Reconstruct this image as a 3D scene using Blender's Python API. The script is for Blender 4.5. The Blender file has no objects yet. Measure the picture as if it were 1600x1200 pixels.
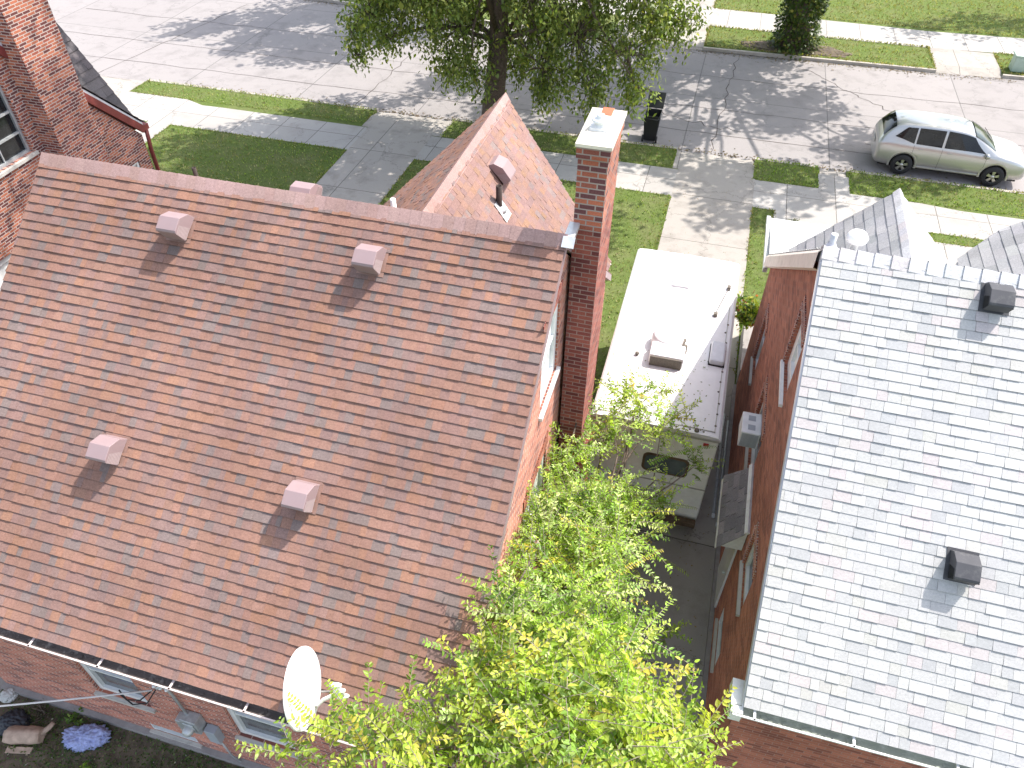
import bpy, bmesh, math, random
import numpy as np
from mathutils import Vector, Matrix
R = math.radians
rnd = random.Random(7)
sc = bpy.context.scene
col = sc.collection

# ------------------------------------------------------------------ camera, sky, sun, exposure
cam_d = bpy.data.cameras.new('camera'); cam = bpy.data.objects.new('camera', cam_d); col.objects.link(cam)
cam_d.sensor_width = 36; cam_d.lens = 26.57; cam_d.clip_end = 600; cam_d.clip_start = 0.05
_m = [[0.96245988, 0.27139766, 0.00378038], [0.19040731, -0.66518626, -0.72199189], [-0.19343226, 0.69560804, -0.69189119]]
cam.matrix_world = Matrix(((_m[0][0], -_m[1][0], -_m[2][0], 0), (_m[0][1], -_m[1][1], -_m[2][1], 0),
                           (_m[0][2], -_m[1][2], -_m[2][2], 12.8), (0, 0, 0, 1)))
sc.camera = cam
w = bpy.data.worlds.new('World'); sc.world = w; w.use_nodes = True
nt = w.node_tree; bg = nt.nodes['Background']
sky = nt.nodes.new('ShaderNodeTexSky'); sky.sky_type = 'NISHITA'; sky.sun_disc = False
sky.sun_elevation = R(56); sky.sun_rotation = R(48); sky.air_density = 1.0; sky.dust_density = 2.0; sky.ozone_density = 1.0
hs = nt.nodes.new('ShaderNodeHueSaturation'); hs.inputs['Saturation'].default_value = .6; nt.links.new(sky.outputs[0], hs.inputs['Color']); nt.links.new(hs.outputs[0], bg.inputs[0]); bg.inputs[1].default_value = 0.15
sd = bpy.data.lights.new('sun', 'SUN'); sd.energy = 2.65; sd.angle = R(0.5); sd.color = (1, 0.95, 0.88)
so = bpy.data.objects.new('sun', sd); col.objects.link(so); so.location = (10, 10, 30)
so.rotation_mode = 'QUATERNION'; so.rotation_quaternion = Vector((-.5, -.45, -1)).to_track_quat('-Z', 'Y')
sc.view_settings.view_transform = 'Standard'; sc.view_settings.look = 'None'
sc.view_settings.exposure = 1.42; sc.view_settings.gamma = 1
sc.render.resolution_x = 1024; sc.render.resolution_y = 768
sc.cycles.max_bounces = 6
sc.cycles.transparent_max_bounces = 8

# ------------------------------------------------------------------ materials
MATS = {}
def mat_new(name, rough=0.8, spec=0.3):
    m = bpy.data.materials.new(name); m.use_nodes = True
    b = m.node_tree.nodes['Principled BSDF']
    b.inputs['Roughness'].default_value = rough
    b.inputs['Specular IOR Level'].default_value = spec
    MATS[name] = m
    return m, m.node_tree.nodes, m.node_tree.links, b
def c4(c): return (c[0], c[1], c[2], 1)
def noise(N, L, vec, scale, detail=3, rough=.55):
    n = N.new('ShaderNodeTexNoise'); n.inputs['Scale'].default_value = scale
    n.inputs['Detail'].default_value = detail; n.inputs['Roughness'].default_value = rough
    if vec: L.new(vec, n.inputs['Vector'])
    return n
def ramp(N, L, fac, stops):
    r = N.new('ShaderNodeValToRGB'); L.new(fac, r.inputs[0]); e = r.color_ramp.elements
    e[0].position, e[0].color = stops[0][0], c4(stops[0][1]); e[1].position, e[1].color = stops[-1][0], c4(stops[-1][1])
    for p, c in stops[1:-1]:
        x = e.new(p); x.color = c4(c)
    return r
def mix(N, L, a, b, fac, mode='MIX'):
    m = N.new('ShaderNodeMix'); m.data_type = 'RGBA'; m.blend_type = mode
    for i, v in ((0, fac), (6, a), (7, b)):
        if hasattr(v, 'type') and hasattr(v, 'links'): L.new(v, m.inputs[i])
        else: m.inputs[i].default_value = v if i == 0 else c4(v)
    return m.outputs[2]
def bump(N, L, b, h, strength=.4, dist=.01):
    n = N.new('ShaderNodeBump'); n.inputs['Strength'].default_value = strength; n.inputs['Distance'].default_value = dist
    L.new(h, n.inputs['Height']); L.new(n.outputs[0], b.inputs['Normal'])
def objco(N): return N.new('ShaderNodeTexCoord').outputs['Object']
def wall_vec(N, L):
    """brick coordinates in metres, picked by which way the wall faces"""
    tc = N.new('ShaderNodeTexCoord'); s = N.new('ShaderNodeSeparateXYZ'); L.new(tc.outputs['Object'], s.inputs[0])
    g = N.new('ShaderNodeNewGeometry'); sn = N.new('ShaderNodeSeparateXYZ'); L.new(g.outputs['True Normal'], sn.inputs[0])
    ab = N.new('ShaderNodeMath'); ab.operation = 'ABSOLUTE'; L.new(sn.outputs[0], ab.inputs[0])
    gt = N.new('ShaderNodeMath'); gt.operation = 'GREATER_THAN'; L.new(ab.outputs[0], gt.inputs[0]); gt.inputs[1].default_value = .6
    az = N.new('ShaderNodeMath'); az.operation = 'ABSOLUTE'; L.new(sn.outputs[2], az.inputs[0])
    gz = N.new('ShaderNodeMath'); gz.operation = 'GREATER_THAN'; L.new(az.outputs[0], gz.inputs[0]); gz.inputs[1].default_value = .8
    m = N.new('ShaderNodeMix'); m.data_type = 'FLOAT'; L.new(gt.outputs[0], m.inputs[0]); L.new(s.outputs[0], m.inputs[2]); L.new(s.outputs[1], m.inputs[3])
    m2 = N.new('ShaderNodeMix'); m2.data_type = 'FLOAT'; L.new(gz.outputs[0], m2.inputs[0]); L.new(s.outputs[2], m2.inputs[2]); L.new(s.outputs[1], m2.inputs[3])
    cb = N.new('ShaderNodeCombineXYZ'); L.new(m.outputs[0], cb.inputs[0]); L.new(m2.outputs[0], cb.inputs[1])
    return cb.outputs[0]
def brick_mat(name, ca, cb_, dark, mortar, darkamt=.35, bw=.21, bh=.07, ms=.009):
    m, N, L, b = mat_new(name, .9, .15)
    v = wall_vec(N, L)
    t = N.new('ShaderNodeTexBrick'); L.new(v, t.inputs['Vector'])
    t.inputs['Scale'].default_value = 1; t.inputs['Brick Width'].default_value = bw; t.inputs['Row Height'].default_value = bh
    t.inputs['Mortar Size'].default_value = ms; t.inputs['Mortar Smooth'].default_value = .3; t.inputs['Bias'].default_value = 0
    t.inputs['Color1'].default_value = (0, 0, 0, 1); t.inputs['Color2'].default_value = (1, 1, 1, 1); t.inputs['Mortar'].default_value = (.5, .5, .5, 1)
    bw_ = N.new('ShaderNodeRGBToBW'); L.new(t.outputs['Color'], bw_.inputs[0])
    r = ramp(N, L, bw_.outputs[0], [(0, dark), (darkamt * .6, dark), (darkamt, cb_), (.7, ca), (1, [x * 1.18 for x in ca])])
    n1 = noise(N, L, v, 60, 4, .7); n2 = noise(N, L, v, 1.3, 4)
    r1 = ramp(N, L, n1.outputs[0], [(.3, (.72, .72, .72)), (.7, (1.2, 1.2, 1.2))])
    r2 = ramp(N, L, n2.outputs[0], [(.3, (.78, .76, .76)), (.7, (1.12, 1.12, 1.12))])
    x = mix(N, L, r.outputs[0], r1.outputs[0], 1.0, 'MULTIPLY')
    x = mix(N, L, x, mortar, t.outputs['Fac'])
    x = mix(N, L, x, r2.outputs[0], 1.0, 'MULTIPLY')
    L.new(x, b.inputs['Base Color']); b.inputs['Diffuse Roughness'].default_value = 1
    inv = N.new('ShaderNodeMath'); inv.operation = 'SUBTRACT'; inv.inputs[0].default_value = 1; L.new(t.outputs['Fac'], inv.inputs[1])
    ad = N.new('ShaderNodeMath'); ad.operation = 'MULTIPLY_ADD'; L.new(n1.outputs[0], ad.inputs[0]); ad.inputs[1].default_value = .5; L.new(inv.outputs[0], ad.inputs[2])
    bump(N, L, b, ad.outputs[0], .6, .006)
    return m
brick_mat('brick_red', (.47, .175, .115), (.39, .14, .095), (.23, .09, .075), (.5, .4, .34), .3, .2, .068, .008)
brick_mat('brick_orange', (.5, .17, .1), (.42, .14, .09), (.19, .08, .08), (.42, .34, .3), .42, .2, .072, .01)
brick_mat('brick_dark', (.34, .11, .08), (.28, .085, .07), (.18, .06, .055), (.36, .25, .21), .3, .2, .07, .008)
brick_mat('brick_brown', (.42, .16, .1), (.34, .125, .08), (.26, .1, .07), (.36, .22, .17), .3, .2, .066, .006)
brick_mat('brick_old', (.46, .17, .1), (.36, .11, .08), (.17, .065, .06), (.55, .47, .42), .45, .17, .052, .008)

def attr_mat(name, rough=.95, grain=.35, gscale=220, spec=.1, blot=.15, streak=0):
    """shingles: the colour of each tab comes from its own tint, grains and blotches from noise"""
    m, N, L, b = mat_new(name, rough, spec)
    a = N.new('ShaderNodeAttribute'); a.attribute_name = 'tint'
    v = objco(N)
    n1 = noise(N, L, v, gscale, 2, .8); n3 = noise(N, L, v, 38, 3, .7); n2 = noise(N, L, v, .7, 4)
    r1 = ramp(N, L, n1.outputs[0], [(.3, (1 - grain,) * 3), (.7, (1 + grain,) * 3)])
    r3 = ramp(N, L, n3.outputs[0], [(.3, (1 - grain * .45,) * 3), (.7, (1 + grain * .45,) * 3)])
    r2 = ramp(N, L, n2.outputs[0], [(.35, (1 - blot,) * 3), (.7, (1 + blot * .6,) * 3)])
    x = mix(N, L, a.outputs['Color'], r1.outputs[0], 1, 'MULTIPLY')
    x = mix(N, L, x, r3.outputs[0], 1, 'MULTIPLY')
    x = mix(N, L, x, r2.outputs[0], 1, 'MULTIPLY')
    L.new(x, b.inputs['Base Color'])
    bump(N, L, b, n1.outputs[0], .35, .003)
    return m
attr_mat('shingle', blot=.17)
attr_mat('shingle_pale', blot=.06, grain=.22)

def plain(name, c, rough=.5, spec=.4, var=.08, scale=6, metal=0, bmp=0, coat=0, dirt=None, dscale=1.5):
    m, N, L, b = mat_new(name, rough, spec)
    v = objco(N); n = noise(N, L, v, scale, 5, .6)
    r = ramp(N, L, n.outputs[0], [(.3, [x * (1 - var) for x in c]), (.7, [min(1, x * (1 + var)) for x in c])])
    x = r.outputs[0]
    if dirt:
        n2 = noise(N, L, v, dscale, 6, .7)
        r2 = ramp(N, L, n2.outputs[0], [(.52, (0, 0, 0)), (.72, (1, 1, 1))])
        x = mix(N, L, x, dirt, r2.outputs[0])
    L.new(x, b.inputs['Base Color']); b.inputs['Metallic'].default_value = metal; b.inputs['Coat Weight'].default_value = coat
    if bmp: bump(N, L, b, n.outputs[0], bmp, .01)
    return m
plain('white_paint', (.75, .75, .74), .5, dirt=(.6, .58, .54), dscale=4)
plain('cream_trim', (.72, .64, .58), .6, dirt=(.55, .48, .43), dscale=5)
plain('white_frame', (.72, .73, .73), .4)
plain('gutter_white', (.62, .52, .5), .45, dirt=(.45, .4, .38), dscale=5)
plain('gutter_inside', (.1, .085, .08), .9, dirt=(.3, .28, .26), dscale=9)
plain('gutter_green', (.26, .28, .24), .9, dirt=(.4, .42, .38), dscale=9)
plain('vent_flange', (.27, .16, .13), .6, var=.15)
plain('vent_pink', (.29, .21, .215), .5, var=.05, dirt=(.3, .2, .2), dscale=12)
plain('vent_black', (.07, .07, .078), .65, .25, dirt=(.12, .12, .12), dscale=9)
plain('vent_mesh', (.42, .34, .33), .6)
plain('dark', (.02, .02, .02), .7)
plain('dark_brown', (.05, .035, .03), .8)
plain('flashing', (.62, .63, .64), .35, metal=.4, var=.15)
plain('galvanised', (.5, .52, .53), .45, metal=.5, var=.2, scale=15)
plain('red_trim', (.2, .045, .04), .55, var=.2)
plain('chimney_wash', (.74, .68, .57), .9, dirt=(.5, .45, .4), dscale=5, bmp=.3)
plain('clay', (.45, .12, .06), .8)
plain('sill_stone', (.5, .47, .43), .9, dirt=(.35, .33, .3), dscale=6)
plain('foundation', (.3, .28, .27), .95, var=.15, bmp=.3)
plain('camper_white', (.76, .74, .75), .45, dirt=(.66, .64, .63), dscale=1.2, var=.03)
plain('camper_wall', (.88, .87, .82), .4, dirt=(.8, .78, .71), dscale=2)
plain('camper_band', (.42, .4, .36), .5)
plain('plastic_grey', (.62, .62, .66), .3)
plain('grille', (.14, .12, .1), .7, var=.3, scale=30)
plain('leaf_litter', (.12, .08, .05), .9, var=.4)
plain('rubber', (.022, .022, .023), .85)
plain('tyre', (.03, .03, .032), .9)
plain('alloy', (.55, .55, .54), .28, metal=.8)
plain('red_lens', (.42, .02, .02), .2, .6)
plain('clear_lens', (.7, .72, .74), .1, .6)
plain('bin_black', (.02, .022, .024), .45)
plain('bin_pale', (.4, .5, .42), .6)
plain('ac_white', (.74, .76, .78), .45)
plain('ac_grey', (.36, .39, .43), .5)
plain('wire_pale', (.6, .58, .58), .6)
plain('bark', (.13, .1, .08), .95, var=.45, scale=14, bmp=1)
plain('bark_pale', (.26, .22, .17), .95, var=.3, scale=18, bmp=1)
plain('log_wood', (.42, .31, .24), .9, var=.25, scale=9, bmp=.6)
plain('soil', (.11, .085, .06), 1, var=.45, scale=5, bmp=.8, dirt=(.2, .17, .12), dscale=3)
plain('cover_cloth', (.34, .38, .62), .8, var=.35, scale=22, bmp=.9, dirt=(.16, .2, .42), dscale=11)
plain('dark_sheet', (.03, .035, .045), .4, var=.3)
plain('dish_white', (.8, .8, .79), .4, var=.02)
plain('stone_pale', (.5, .5, .48), .9, var=.2, bmp=.4)
plain('curb', (.42, .38, .34), .95, var=.2, scale=4, bmp=.3, dirt=(.28, .25, .2), dscale=2)

def glass_mat(name, c, rough=.05, spec=.8):
    m, N, L, b = mat_new(name, rough, spec); v = objco(N); n = noise(N, L, v, 3, 3)
    r = ramp(N, L, n.outputs[0], [(.3, [x * .6 for x in c]), (.7, [x * 1.4 for x in c])]); L.new(r.outputs[0], b.inputs['Base Color'])
    return m
glass_mat('glass_dark', (.012, .014, .016), .05, .45); glass_mat('glass_green', (.05, .075, .06), .12, .35); glass_mat('glass_grey', (.12, .13, .14), .12)
glass_mat('glass_glare', (.7, .72, .71), .5, .3)  # white base colour stands for blown-out glare on the panes
glass_mat('glass_camper', (.1, .13, .13), .15)
m, N, L, b = mat_new('car_paint', .28, .5); b.inputs['Base Color'].default_value = (.5, .49, .43, 1); b.inputs['Metallic'].default_value = .6
b.inputs['Coat Weight'].default_value = .8; b.inputs['Coat Roughness'].default_value = .06
n = noise(N, L, objco(N), 300, 1); r = ramp(N, L, n.outputs[0], [(.3, (.5, .5, .485)), (.7, (.56, .56, .545))]); L.new(r.outputs[0], b.inputs['Base Color'])

def slab_mat(name, base, sx, sy, off=(0, 0), joint=(.12, .11, .1), var=.1, stain=(.3, .27, .25), js=.012):
    m, N, L, b = mat_new(name, .95, .15); v = objco(N)
    mp = N.new('ShaderNodeMapping'); L.new(v, mp.inputs[0]); mp.inputs['Location'].default_value = (off[0], off[1], 0)
    nz = noise(N, L, v, 6, 3); wob = N.new('ShaderNodeVectorMath'); wob.operation = 'MULTIPLY_ADD'
    L.new(nz.outputs['Color'], wob.inputs[0]); wob.inputs[1].default_value = (.03, .03, 0); L.new(mp.outputs[0], wob.inputs[2])
    t = N.new('ShaderNodeTexBrick'); L.new(wob.outputs[0], t.inputs['Vector']); t.offset = 0; t.inputs['Scale'].default_value = 1
    t.inputs['Brick Width'].default_value = sx; t.inputs['Row Height'].default_value = sy; t.inputs['Mortar Size'].default_value = js
    t.inputs['Color1'].default_value = c4([x * (1 - var) for x in base]); t.inputs['Color2'].default_value = c4([x * (1 + var) for x in base])
    t.inputs['Mortar'].default_value = c4(joint)
    n1 = noise(N, L, v, 90, 3, .8); n2 = noise(N, L, v, 1.1, 7, .7)
    r1 = ramp(N, L, n1.outputs[0], [(.3, (.88,) * 3), (.7, (1.1,) * 3)]); r2 = ramp(N, L, n2.outputs[0], [(.5, (0,) * 3), (.75, (.75,) * 3)])
    x = mix(N, L, t.outputs['Color'], r1.outputs[0], 1, 'MULTIPLY'); x = mix(N, L, x, stain, r2.outputs[0]); 
    # fine wandering cracks
    vo = N.new('ShaderNodeTexVoronoi'); vo.feature = 'DISTANCE_TO_EDGE'; vo.inputs['Scale'].default_value = .35
    n4 = noise(N, L, v, 1.7, 5, .7); wb = N.new('ShaderNodeVectorMath'); wb.operation = 'MULTIPLY_ADD'; L.new(n4.outputs['Color'], wb.inputs[0]); wb.inputs[1].default_value = (1.4, 1.4, 0); L.new(v, wb.inputs[2]); L.new(wb.outputs[0], vo.inputs['Vector'])
    rc = ramp(N, L, vo.outputs['Distance'], [(0, (.75,) * 3), (.006, (0,) * 3)])
    x = mix(N, L, x, joint, rc.outputs[0])
    L.new(x, b.inputs['Base Color']); bump(N, L, b, n1.outputs[0], .3, .004)
    return m
slab_mat('sidewalk_concrete', (.39, .368, .345), 1.55, 3.0, (.35, -.1))
slab_mat('driveway_concrete', (.36, .33, .3), 2.7, 2.75, (.98, 1.55), stain=(.2, .18, .16))
slab_mat('road_surface', (.295, .272, .266), 5.2, 5.15, (1, 4.5), var=.04, joint=(.17, .16, .155), stain=(.2, .185, .18), js=.02)

m, N, L, b = mat_new('lawn', 1, .05); v = objco(N)
n1 = noise(N, L, v, 45, 4, .8); n2 = noise(N, L, v, .9, 5, .7); n3 = noise(N, L, v, 6, 4, .7)
r1 = ramp(N, L, n1.outputs[0], [(.25, (.055, .08, .018)), (.5, (.12, .165, .045)), (.75, (.2, .24, .09))])
r2 = ramp(N, L, n2.outputs[0], [(.45, (0,) * 3), (.7, (.5,) * 3)]); r3 = ramp(N, L, n3.outputs[0], [(.3, (.8,) * 3), (.7, (1.2,) * 3)])
x = mix(N, L, r1.outputs[0], (.22, .2, .11), r2.outputs[0]); x = mix(N, L, x, r3.outputs[0], 1, 'MULTIPLY'); L.new(x, b.inputs['Base Color'])
bump(N, L, b, n1.outputs[0], 1, .03)

def leaf_mat(name, trans=.35, rough=.45, hue=(1.0, 1.0, .6)):
    m, N, L, b = mat_new(name, rough, .35)
    a = N.new('ShaderNodeAttribute'); a.attribute_name = 'tint'; L.new(a.outputs['Color'], b.inputs['Base Color'])
    t = N.new('ShaderNodeBsdfTranslucent'); x = mix(N, L, a.outputs['Color'], hue, 1, 'MULTIPLY')
    g = N.new('ShaderNodeMix'); g.data_type = 'RGBA'; g.blend_type = 'MULTIPLY'; g.inputs[0].default_value = 1; L.new(x, g.inputs[6]); g.inputs[7].default_value = (1.9, 1.9, 1.2, 1); g.clamp_result = False
    L.new(g.outputs[2], t.inputs[0])
    ms = N.new('ShaderNodeMixShader'); ms.inputs[0].default_value = trans; L.new(b.outputs[0], ms.inputs[1]); L.new(t.outputs[0], ms.inputs[2])
    L.new(ms.outputs[0], N['Material Output'].inputs[0])
    return m
leaf_mat('leaf', .4, .38)
leaf_mat('grass_blade', .25, .8)

# ------------------------------------------------------------------ object helpers
ORG = {}
def org(o): return ORG.get(o.name, Vector((0, 0, 0))) if o else Vector((0, 0, 0))
def tag(o, label=None, cat=None, group=None, kind=None):
    if label: o['label'] = label
    if cat: o['category'] = cat
    if group: o['group'] = group
    if kind: o['kind'] = kind
    return o
def thing(name, loc, label, cat, group=None):
    o = bpy.data.objects.new(name, None); col.objects.link(o); o.location = loc; o.empty_display_size = .2
    ORG[o.name] = Vector(loc)
    return tag(o, label, cat, group)
class MB:
    """collects faces in world coordinates; build() makes ONE mesh object"""
    def __init__(s): s.v = []; s.f = []; s.c = []; s.sm = []
    def face(s, pts, c=None, smooth=False):
        i = len(s.v); s.v += [tuple(p) for p in pts]; s.f.append(tuple(range(i, i + len(pts)))); s.c.append(c or (1, 1, 1)); s.sm.append(smooth)
    def mesh(s, vs, fs, c=None, smooth=False):
        i = len(s.v); s.v += [tuple(p) for p in vs]
        for f in fs: s.f.append(tuple(i + k for k in f)); s.c.append(c or (1, 1, 1)); s.sm.append(smooth)
    def box(s, x0, x1, y0, y1, z0, z1, c=None):
        s.mesh([(x0, y0, z0), (x1, y0, z0), (x1, y1, z0), (x0, y1, z0), (x0, y0, z1), (x1, y0, z1), (x1, y1, z1), (x0, y1, z1)],
               [(3, 2, 1, 0), (4, 5, 6, 7), (0, 1, 5, 4), (1, 2, 6, 5), (2, 3, 7, 6), (3, 0, 4, 7)], c)
    def obox(s, o, u, v, n, lu, lv, ln, c=None):
        o, u, v, n = Vector(o), Vector(u).normalized(), Vector(v).normalized(), Vector(n).normalized()
        P = [o + u * a + v * b_ + n * d for d in (0, ln) for a, b_ in ((0, 0), (lu, 0), (lu, lv), (0, lv))]
        s.mesh(P, [(3, 2, 1, 0), (4, 5, 6, 7), (0, 1, 5, 4), (1, 2, 6, 5), (2, 3, 7, 6), (3, 0, 4, 7)], c)
    def prism(s, pts, d, c=None):
        """closed polygon extruded by vector d"""
        n = len(pts); P = [Vector(p) for p in pts]; d = Vector(d)
        s.mesh(P + [p + d for p in P], [tuple(range(n - 1, -1, -1)), tuple(range(n, 2 * n))] + [(i, (i + 1) % n, n + (i + 1) % n, n + i) for i in range(n)], c)
    def tube(s, pts, r0, r1=None, k=8, c=None, caps=True):
        r1 = r0 if r1 is None else r1; P = [Vector(p) for p in pts]; n = len(P); vs = []
        up = Vector((0, 0, 1))
        for i, p in enumerate(P):
            t = (P[min(i + 1, n - 1)] - P[max(i - 1, 0)]).normalized()
            a = t.cross(up); a = a.normalized() if a.length > .05 else t.cross(Vector((1, 0, 0))).normalized(); b_ = t.cross(a)
            r = r0 + (r1 - r0) * i / max(1, n - 1)
            vs += [p + (a * math.cos(2 * math.pi * j / k) + b_ * math.sin(2 * math.pi * j / k)) * r for j in range(k)]
        fs = [(i * k + j, (i + 1) * k + j, (i + 1) * k + (j + 1) % k, i * k + (j + 1) % k) for i in range(n - 1) for j in range(k)]
        if caps: fs += [tuple(range(k)), tuple(range((n - 1) * k + k - 1, (n - 1) * k - 1, -1))]
        s.mesh(vs, fs, c, True)
    def lathe(s, o, prof, k=20, axis=(0, 0, 1), c=None):
        ax = Vector(axis).normalized(); a = ax.orthogonal().normalized(); b_ = ax.cross(a); o = Vector(o)
        vs = [o + ax * h + (a * math.cos(2 * math.pi * j / k) + b_ * math.sin(2 * math.pi * j / k)) * r for r, h in prof for j in range(k)]
        n = len(prof)
        s.mesh(vs, [(i * k + j, i * k + (j + 1) % k, (i + 1) * k + (j + 1) % k, (i + 1) * k + j) for i in range(n - 1) for j in range(k)], c, True)
    def build(s, name, mat, parent=None, tint=False, bev=0, label=None, fix=True, weld=False, origin=None):
        o0 = org(parent); me = bpy.data.meshes.new(name)
        o1 = Vector(origin) if origin is not None else o0
        me.from_pydata([(x - o1.x, y - o1.y, z - o1.z) for x, y, z in s.v], [], s.f)
        me.polygons.foreach_set('use_smooth', s.sm)
        if tint:
            a = me.color_attributes.new('tint', 'FLOAT_COLOR', 'CORNER')
            arr = np.ones((len(me.loops), 4), dtype=np.float32); li = 0
            for f, c in zip(s.f, s.c): arr[li:li + len(f), :3] = c; li += len(f)
            a.data.foreach_set('color', arr.ravel())
        if fix and not tint:
            bm = bmesh.new(); bm.from_mesh(me)
            if weld: bmesh.ops.remove_doubles(bm, verts=bm.verts, dist=weld if isinstance(weld, float) else 1e-4)
            bmesh.ops.recalc_face_normals(bm, faces=bm.faces); bm.to_mesh(me); bm.free()
        me.materials.append(MATS[mat] if isinstance(mat, str) else mat)
        o = bpy.data.objects.new(name, me); col.objects.link(o)
        if parent: o.parent = parent
        o.location = o1 - o0; ORG[o.name] = Vector(o1)
        if bev:
            b_ = o.modifiers.new('bevel', 'BEVEL'); b_.width = bev; b_.segments = 2; b_.limit_method = 'ANGLE'; b_.angle_limit = R(40)
        if label: o['label'] = label
        return o
def structure(name, mb, mat, **k): return tag(mb.build(name, mat, **k), kind='structure')
def cut(o, boxes):
    """real openings: boolean away boxes given in world coordinates"""
    c = MB(); [c.box(*b_) for b_ in boxes]; co = c.build('cutter', 'dark')
    md = o.modifiers.new('cut', 'BOOLEAN'); md.object = co; md.operation = 'DIFFERENCE'; md.solver = 'EXACT'
    dg = bpy.context.evaluated_depsgraph_get(); dg.update(); me = bpy.data.meshes.new_from_object(o.evaluated_get(dg))
    o.modifiers.clear(); o.data = me
    bpy.data.objects.remove(co)
def lerp(a, b_, t): return a + (b_ - a) * t
def jit(c, a):
    k = 1 + rnd.uniform(-a, a); return tuple(max(0, min(1, x * k * (1 + rnd.uniform(-a * .25, a * .25)))) for x in c)

# ------------------------------------------------------------------ roofs made of real overlapping shingles
def shingles(name, parent, P0, U, V, slen, u0, u1, pal, e=.1275, thick=(.0165, .0235), wr=(.06, .17), jt=.045, tooth=.4, gap=.0, mat='shingle'):
    P0, U, V = Vector(P0), Vector(U).normalized(), Vector(V).normalized(); Nn = U.cross(V).normalized()
    if Nn.z < 0: Nn = -Nn
    mb = MB(); n = int(math.ceil(slen / e))
    for i in range(n):
        va = i * e; vb = min(slen, va + e + .004)
        if vb - va < .02: continue
        a0, a1, b0, b1 = u0(va), u1(va), u0(vb), u1(vb); lo, hi = min(a0, b0), max(a1, b1)
        if a1 - a0 < .02: continue
        x = lo - rnd.uniform(0, .2); wob = rnd.uniform(-.001, .001); kind = False
        while x < hi:
            wd = rnd.uniform(*wr); y = min(x + wd, hi); x_ = max(x, lo)
            kind = (rnd.random() < tooth); h = (thick[1] if kind else thick[0]) + wob + rnd.uniform(-.0008, .0008)
            c = jit(rnd.choices([p[1] for p in pal], [p[0] for p in pal])[0], jt)
            def P(u, v_, hh): 
                if v_ == va: u = min(max(u, a0), a1)
                else: u = min(max(u, b0), b1)
                return P0 + U * u + V * v_ + Nn * hh
            sag = rnd.uniform(-.0012, .0012); vv = va
            g = gap
            A, B, C, D = P(x_ + g, va, h), P(y - g, va, h), P(y - g, vb, .003), P(x_ + g, vb, .003)
            E_, F = P(x_ + g, va, -.004), P(y - g, va, -.004)
            A += V * sag; B += V * sag; E_ += V * sag; F += V * sag
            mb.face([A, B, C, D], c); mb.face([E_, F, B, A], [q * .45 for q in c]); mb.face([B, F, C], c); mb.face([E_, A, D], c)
            x = y if y < hi else hi
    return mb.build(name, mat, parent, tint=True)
def ridge_caps(mb, A, B, n1, n2, w1, w2, pal, step=.2, h=.012, jt=.06, lift=.01):
    """overlapping cap shingles folded over a ridge; n1, n2 point down the two slopes"""
    A, B, n1, n2 = Vector(A), Vector(B), Vector(n1).normalized(), Vector(n2).normalized(); D = (B - A); Lg = D.length; D /= Lg; k = int(Lg / step)
    up = -(n1 + n2).normalized(); 
    if up.z < 0: up = -up
    for i in range(k + 1):
        a = A + D * (i * step); b_ = A + D * min(Lg, (i + 1) * step + .02); c = jit(rnd.choice(pal), jt); hh = h + rnd.uniform(-.002, .003)
        top = [a + up * (hh + lift), b_ + up * lift]
        for nn, ww in ((n1, w1), (n2, w2)):
            s0 = [a + nn * ww + up * hh * 1.2, b_ + nn * ww + up * .004]
            m0 = [a + nn * .03 + up * (hh + lift * .9), b_ + nn * .03 + up * lift * .9]
            mb.face([m0[0], m0[1], s0[1], s0[0]], c); mb.face([top[0], top[1], m0[1], m0[0]], c)
            mb.face([m0[0], s0[0], s0[0] - up * hh * 1.3, m0[0] - up * hh * 1.3], [q * .85 for q in c])
            mb.face([s0[0], s0[1], s0[1] - up * .02, s0[0] - up * .02], c)
def hood_vent(parent, P, U, V, Nn, wd, ln, ht, body, meshm, name='roof_vent', dark='dark_brown'):
    """slant-back metal vent: P = middle of its lower edge on the roof, U across, V up the slope"""
    U, V, Nn, P = Vector(U).normalized(), Vector(V).normalized(), Vector(Nn).normalized(), Vector(P) + Vector(Nn).normalized() * .014
    mb = MB(); w2 = wd / 2
    mb.obox(P - U * (w2 + .035) + V * .0, U, V, Nn, wd + .07, ln + .06, .004)
    o = mb.build(name, 'vent_flange' if body == 'vent_pink' else body, parent, origin=P)
    h = MB()
    pr = [(-.02, .06), (-.0, ht * .94), (.03, ht), (ln * .62, ht * .97), (ln * .96, ht * .5), (ln, .004)]
    f = lambda u, q: P + U * u + V * (q[0] + .03) + Nn * q[1]
    for s in (-1, 1): h.face([f(s * w2, q) for q in pr] + [f(s * w2, (.02, .05))])
    for i in range(len(pr) - 1): h.face([f(-w2, pr[i]), f(w2, pr[i]), f(w2, pr[i + 1]), f(-w2, pr[i + 1])])
    h.build('hood', body, o, bev=.006, weld=True)
    g = MB(); g.obox(P - U * (w2 * .86) + V * .03, U, V, Nn, wd * .86, .03, .07); g.build('throat', dark, o)
    for s in (-1, 1):
        l = MB()
        for k in range(9):
            l.obox(P + U * (s * (w2 + .001) - (.004 if s < 0 else 0)) + V * .025 + Nn * (.05 + k * (ht - .07) / 9), U, V, Nn, .004, ln * .5 * (1 - k * .03), .006)
        l.build('louvre', meshm, o)
    return o
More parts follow.
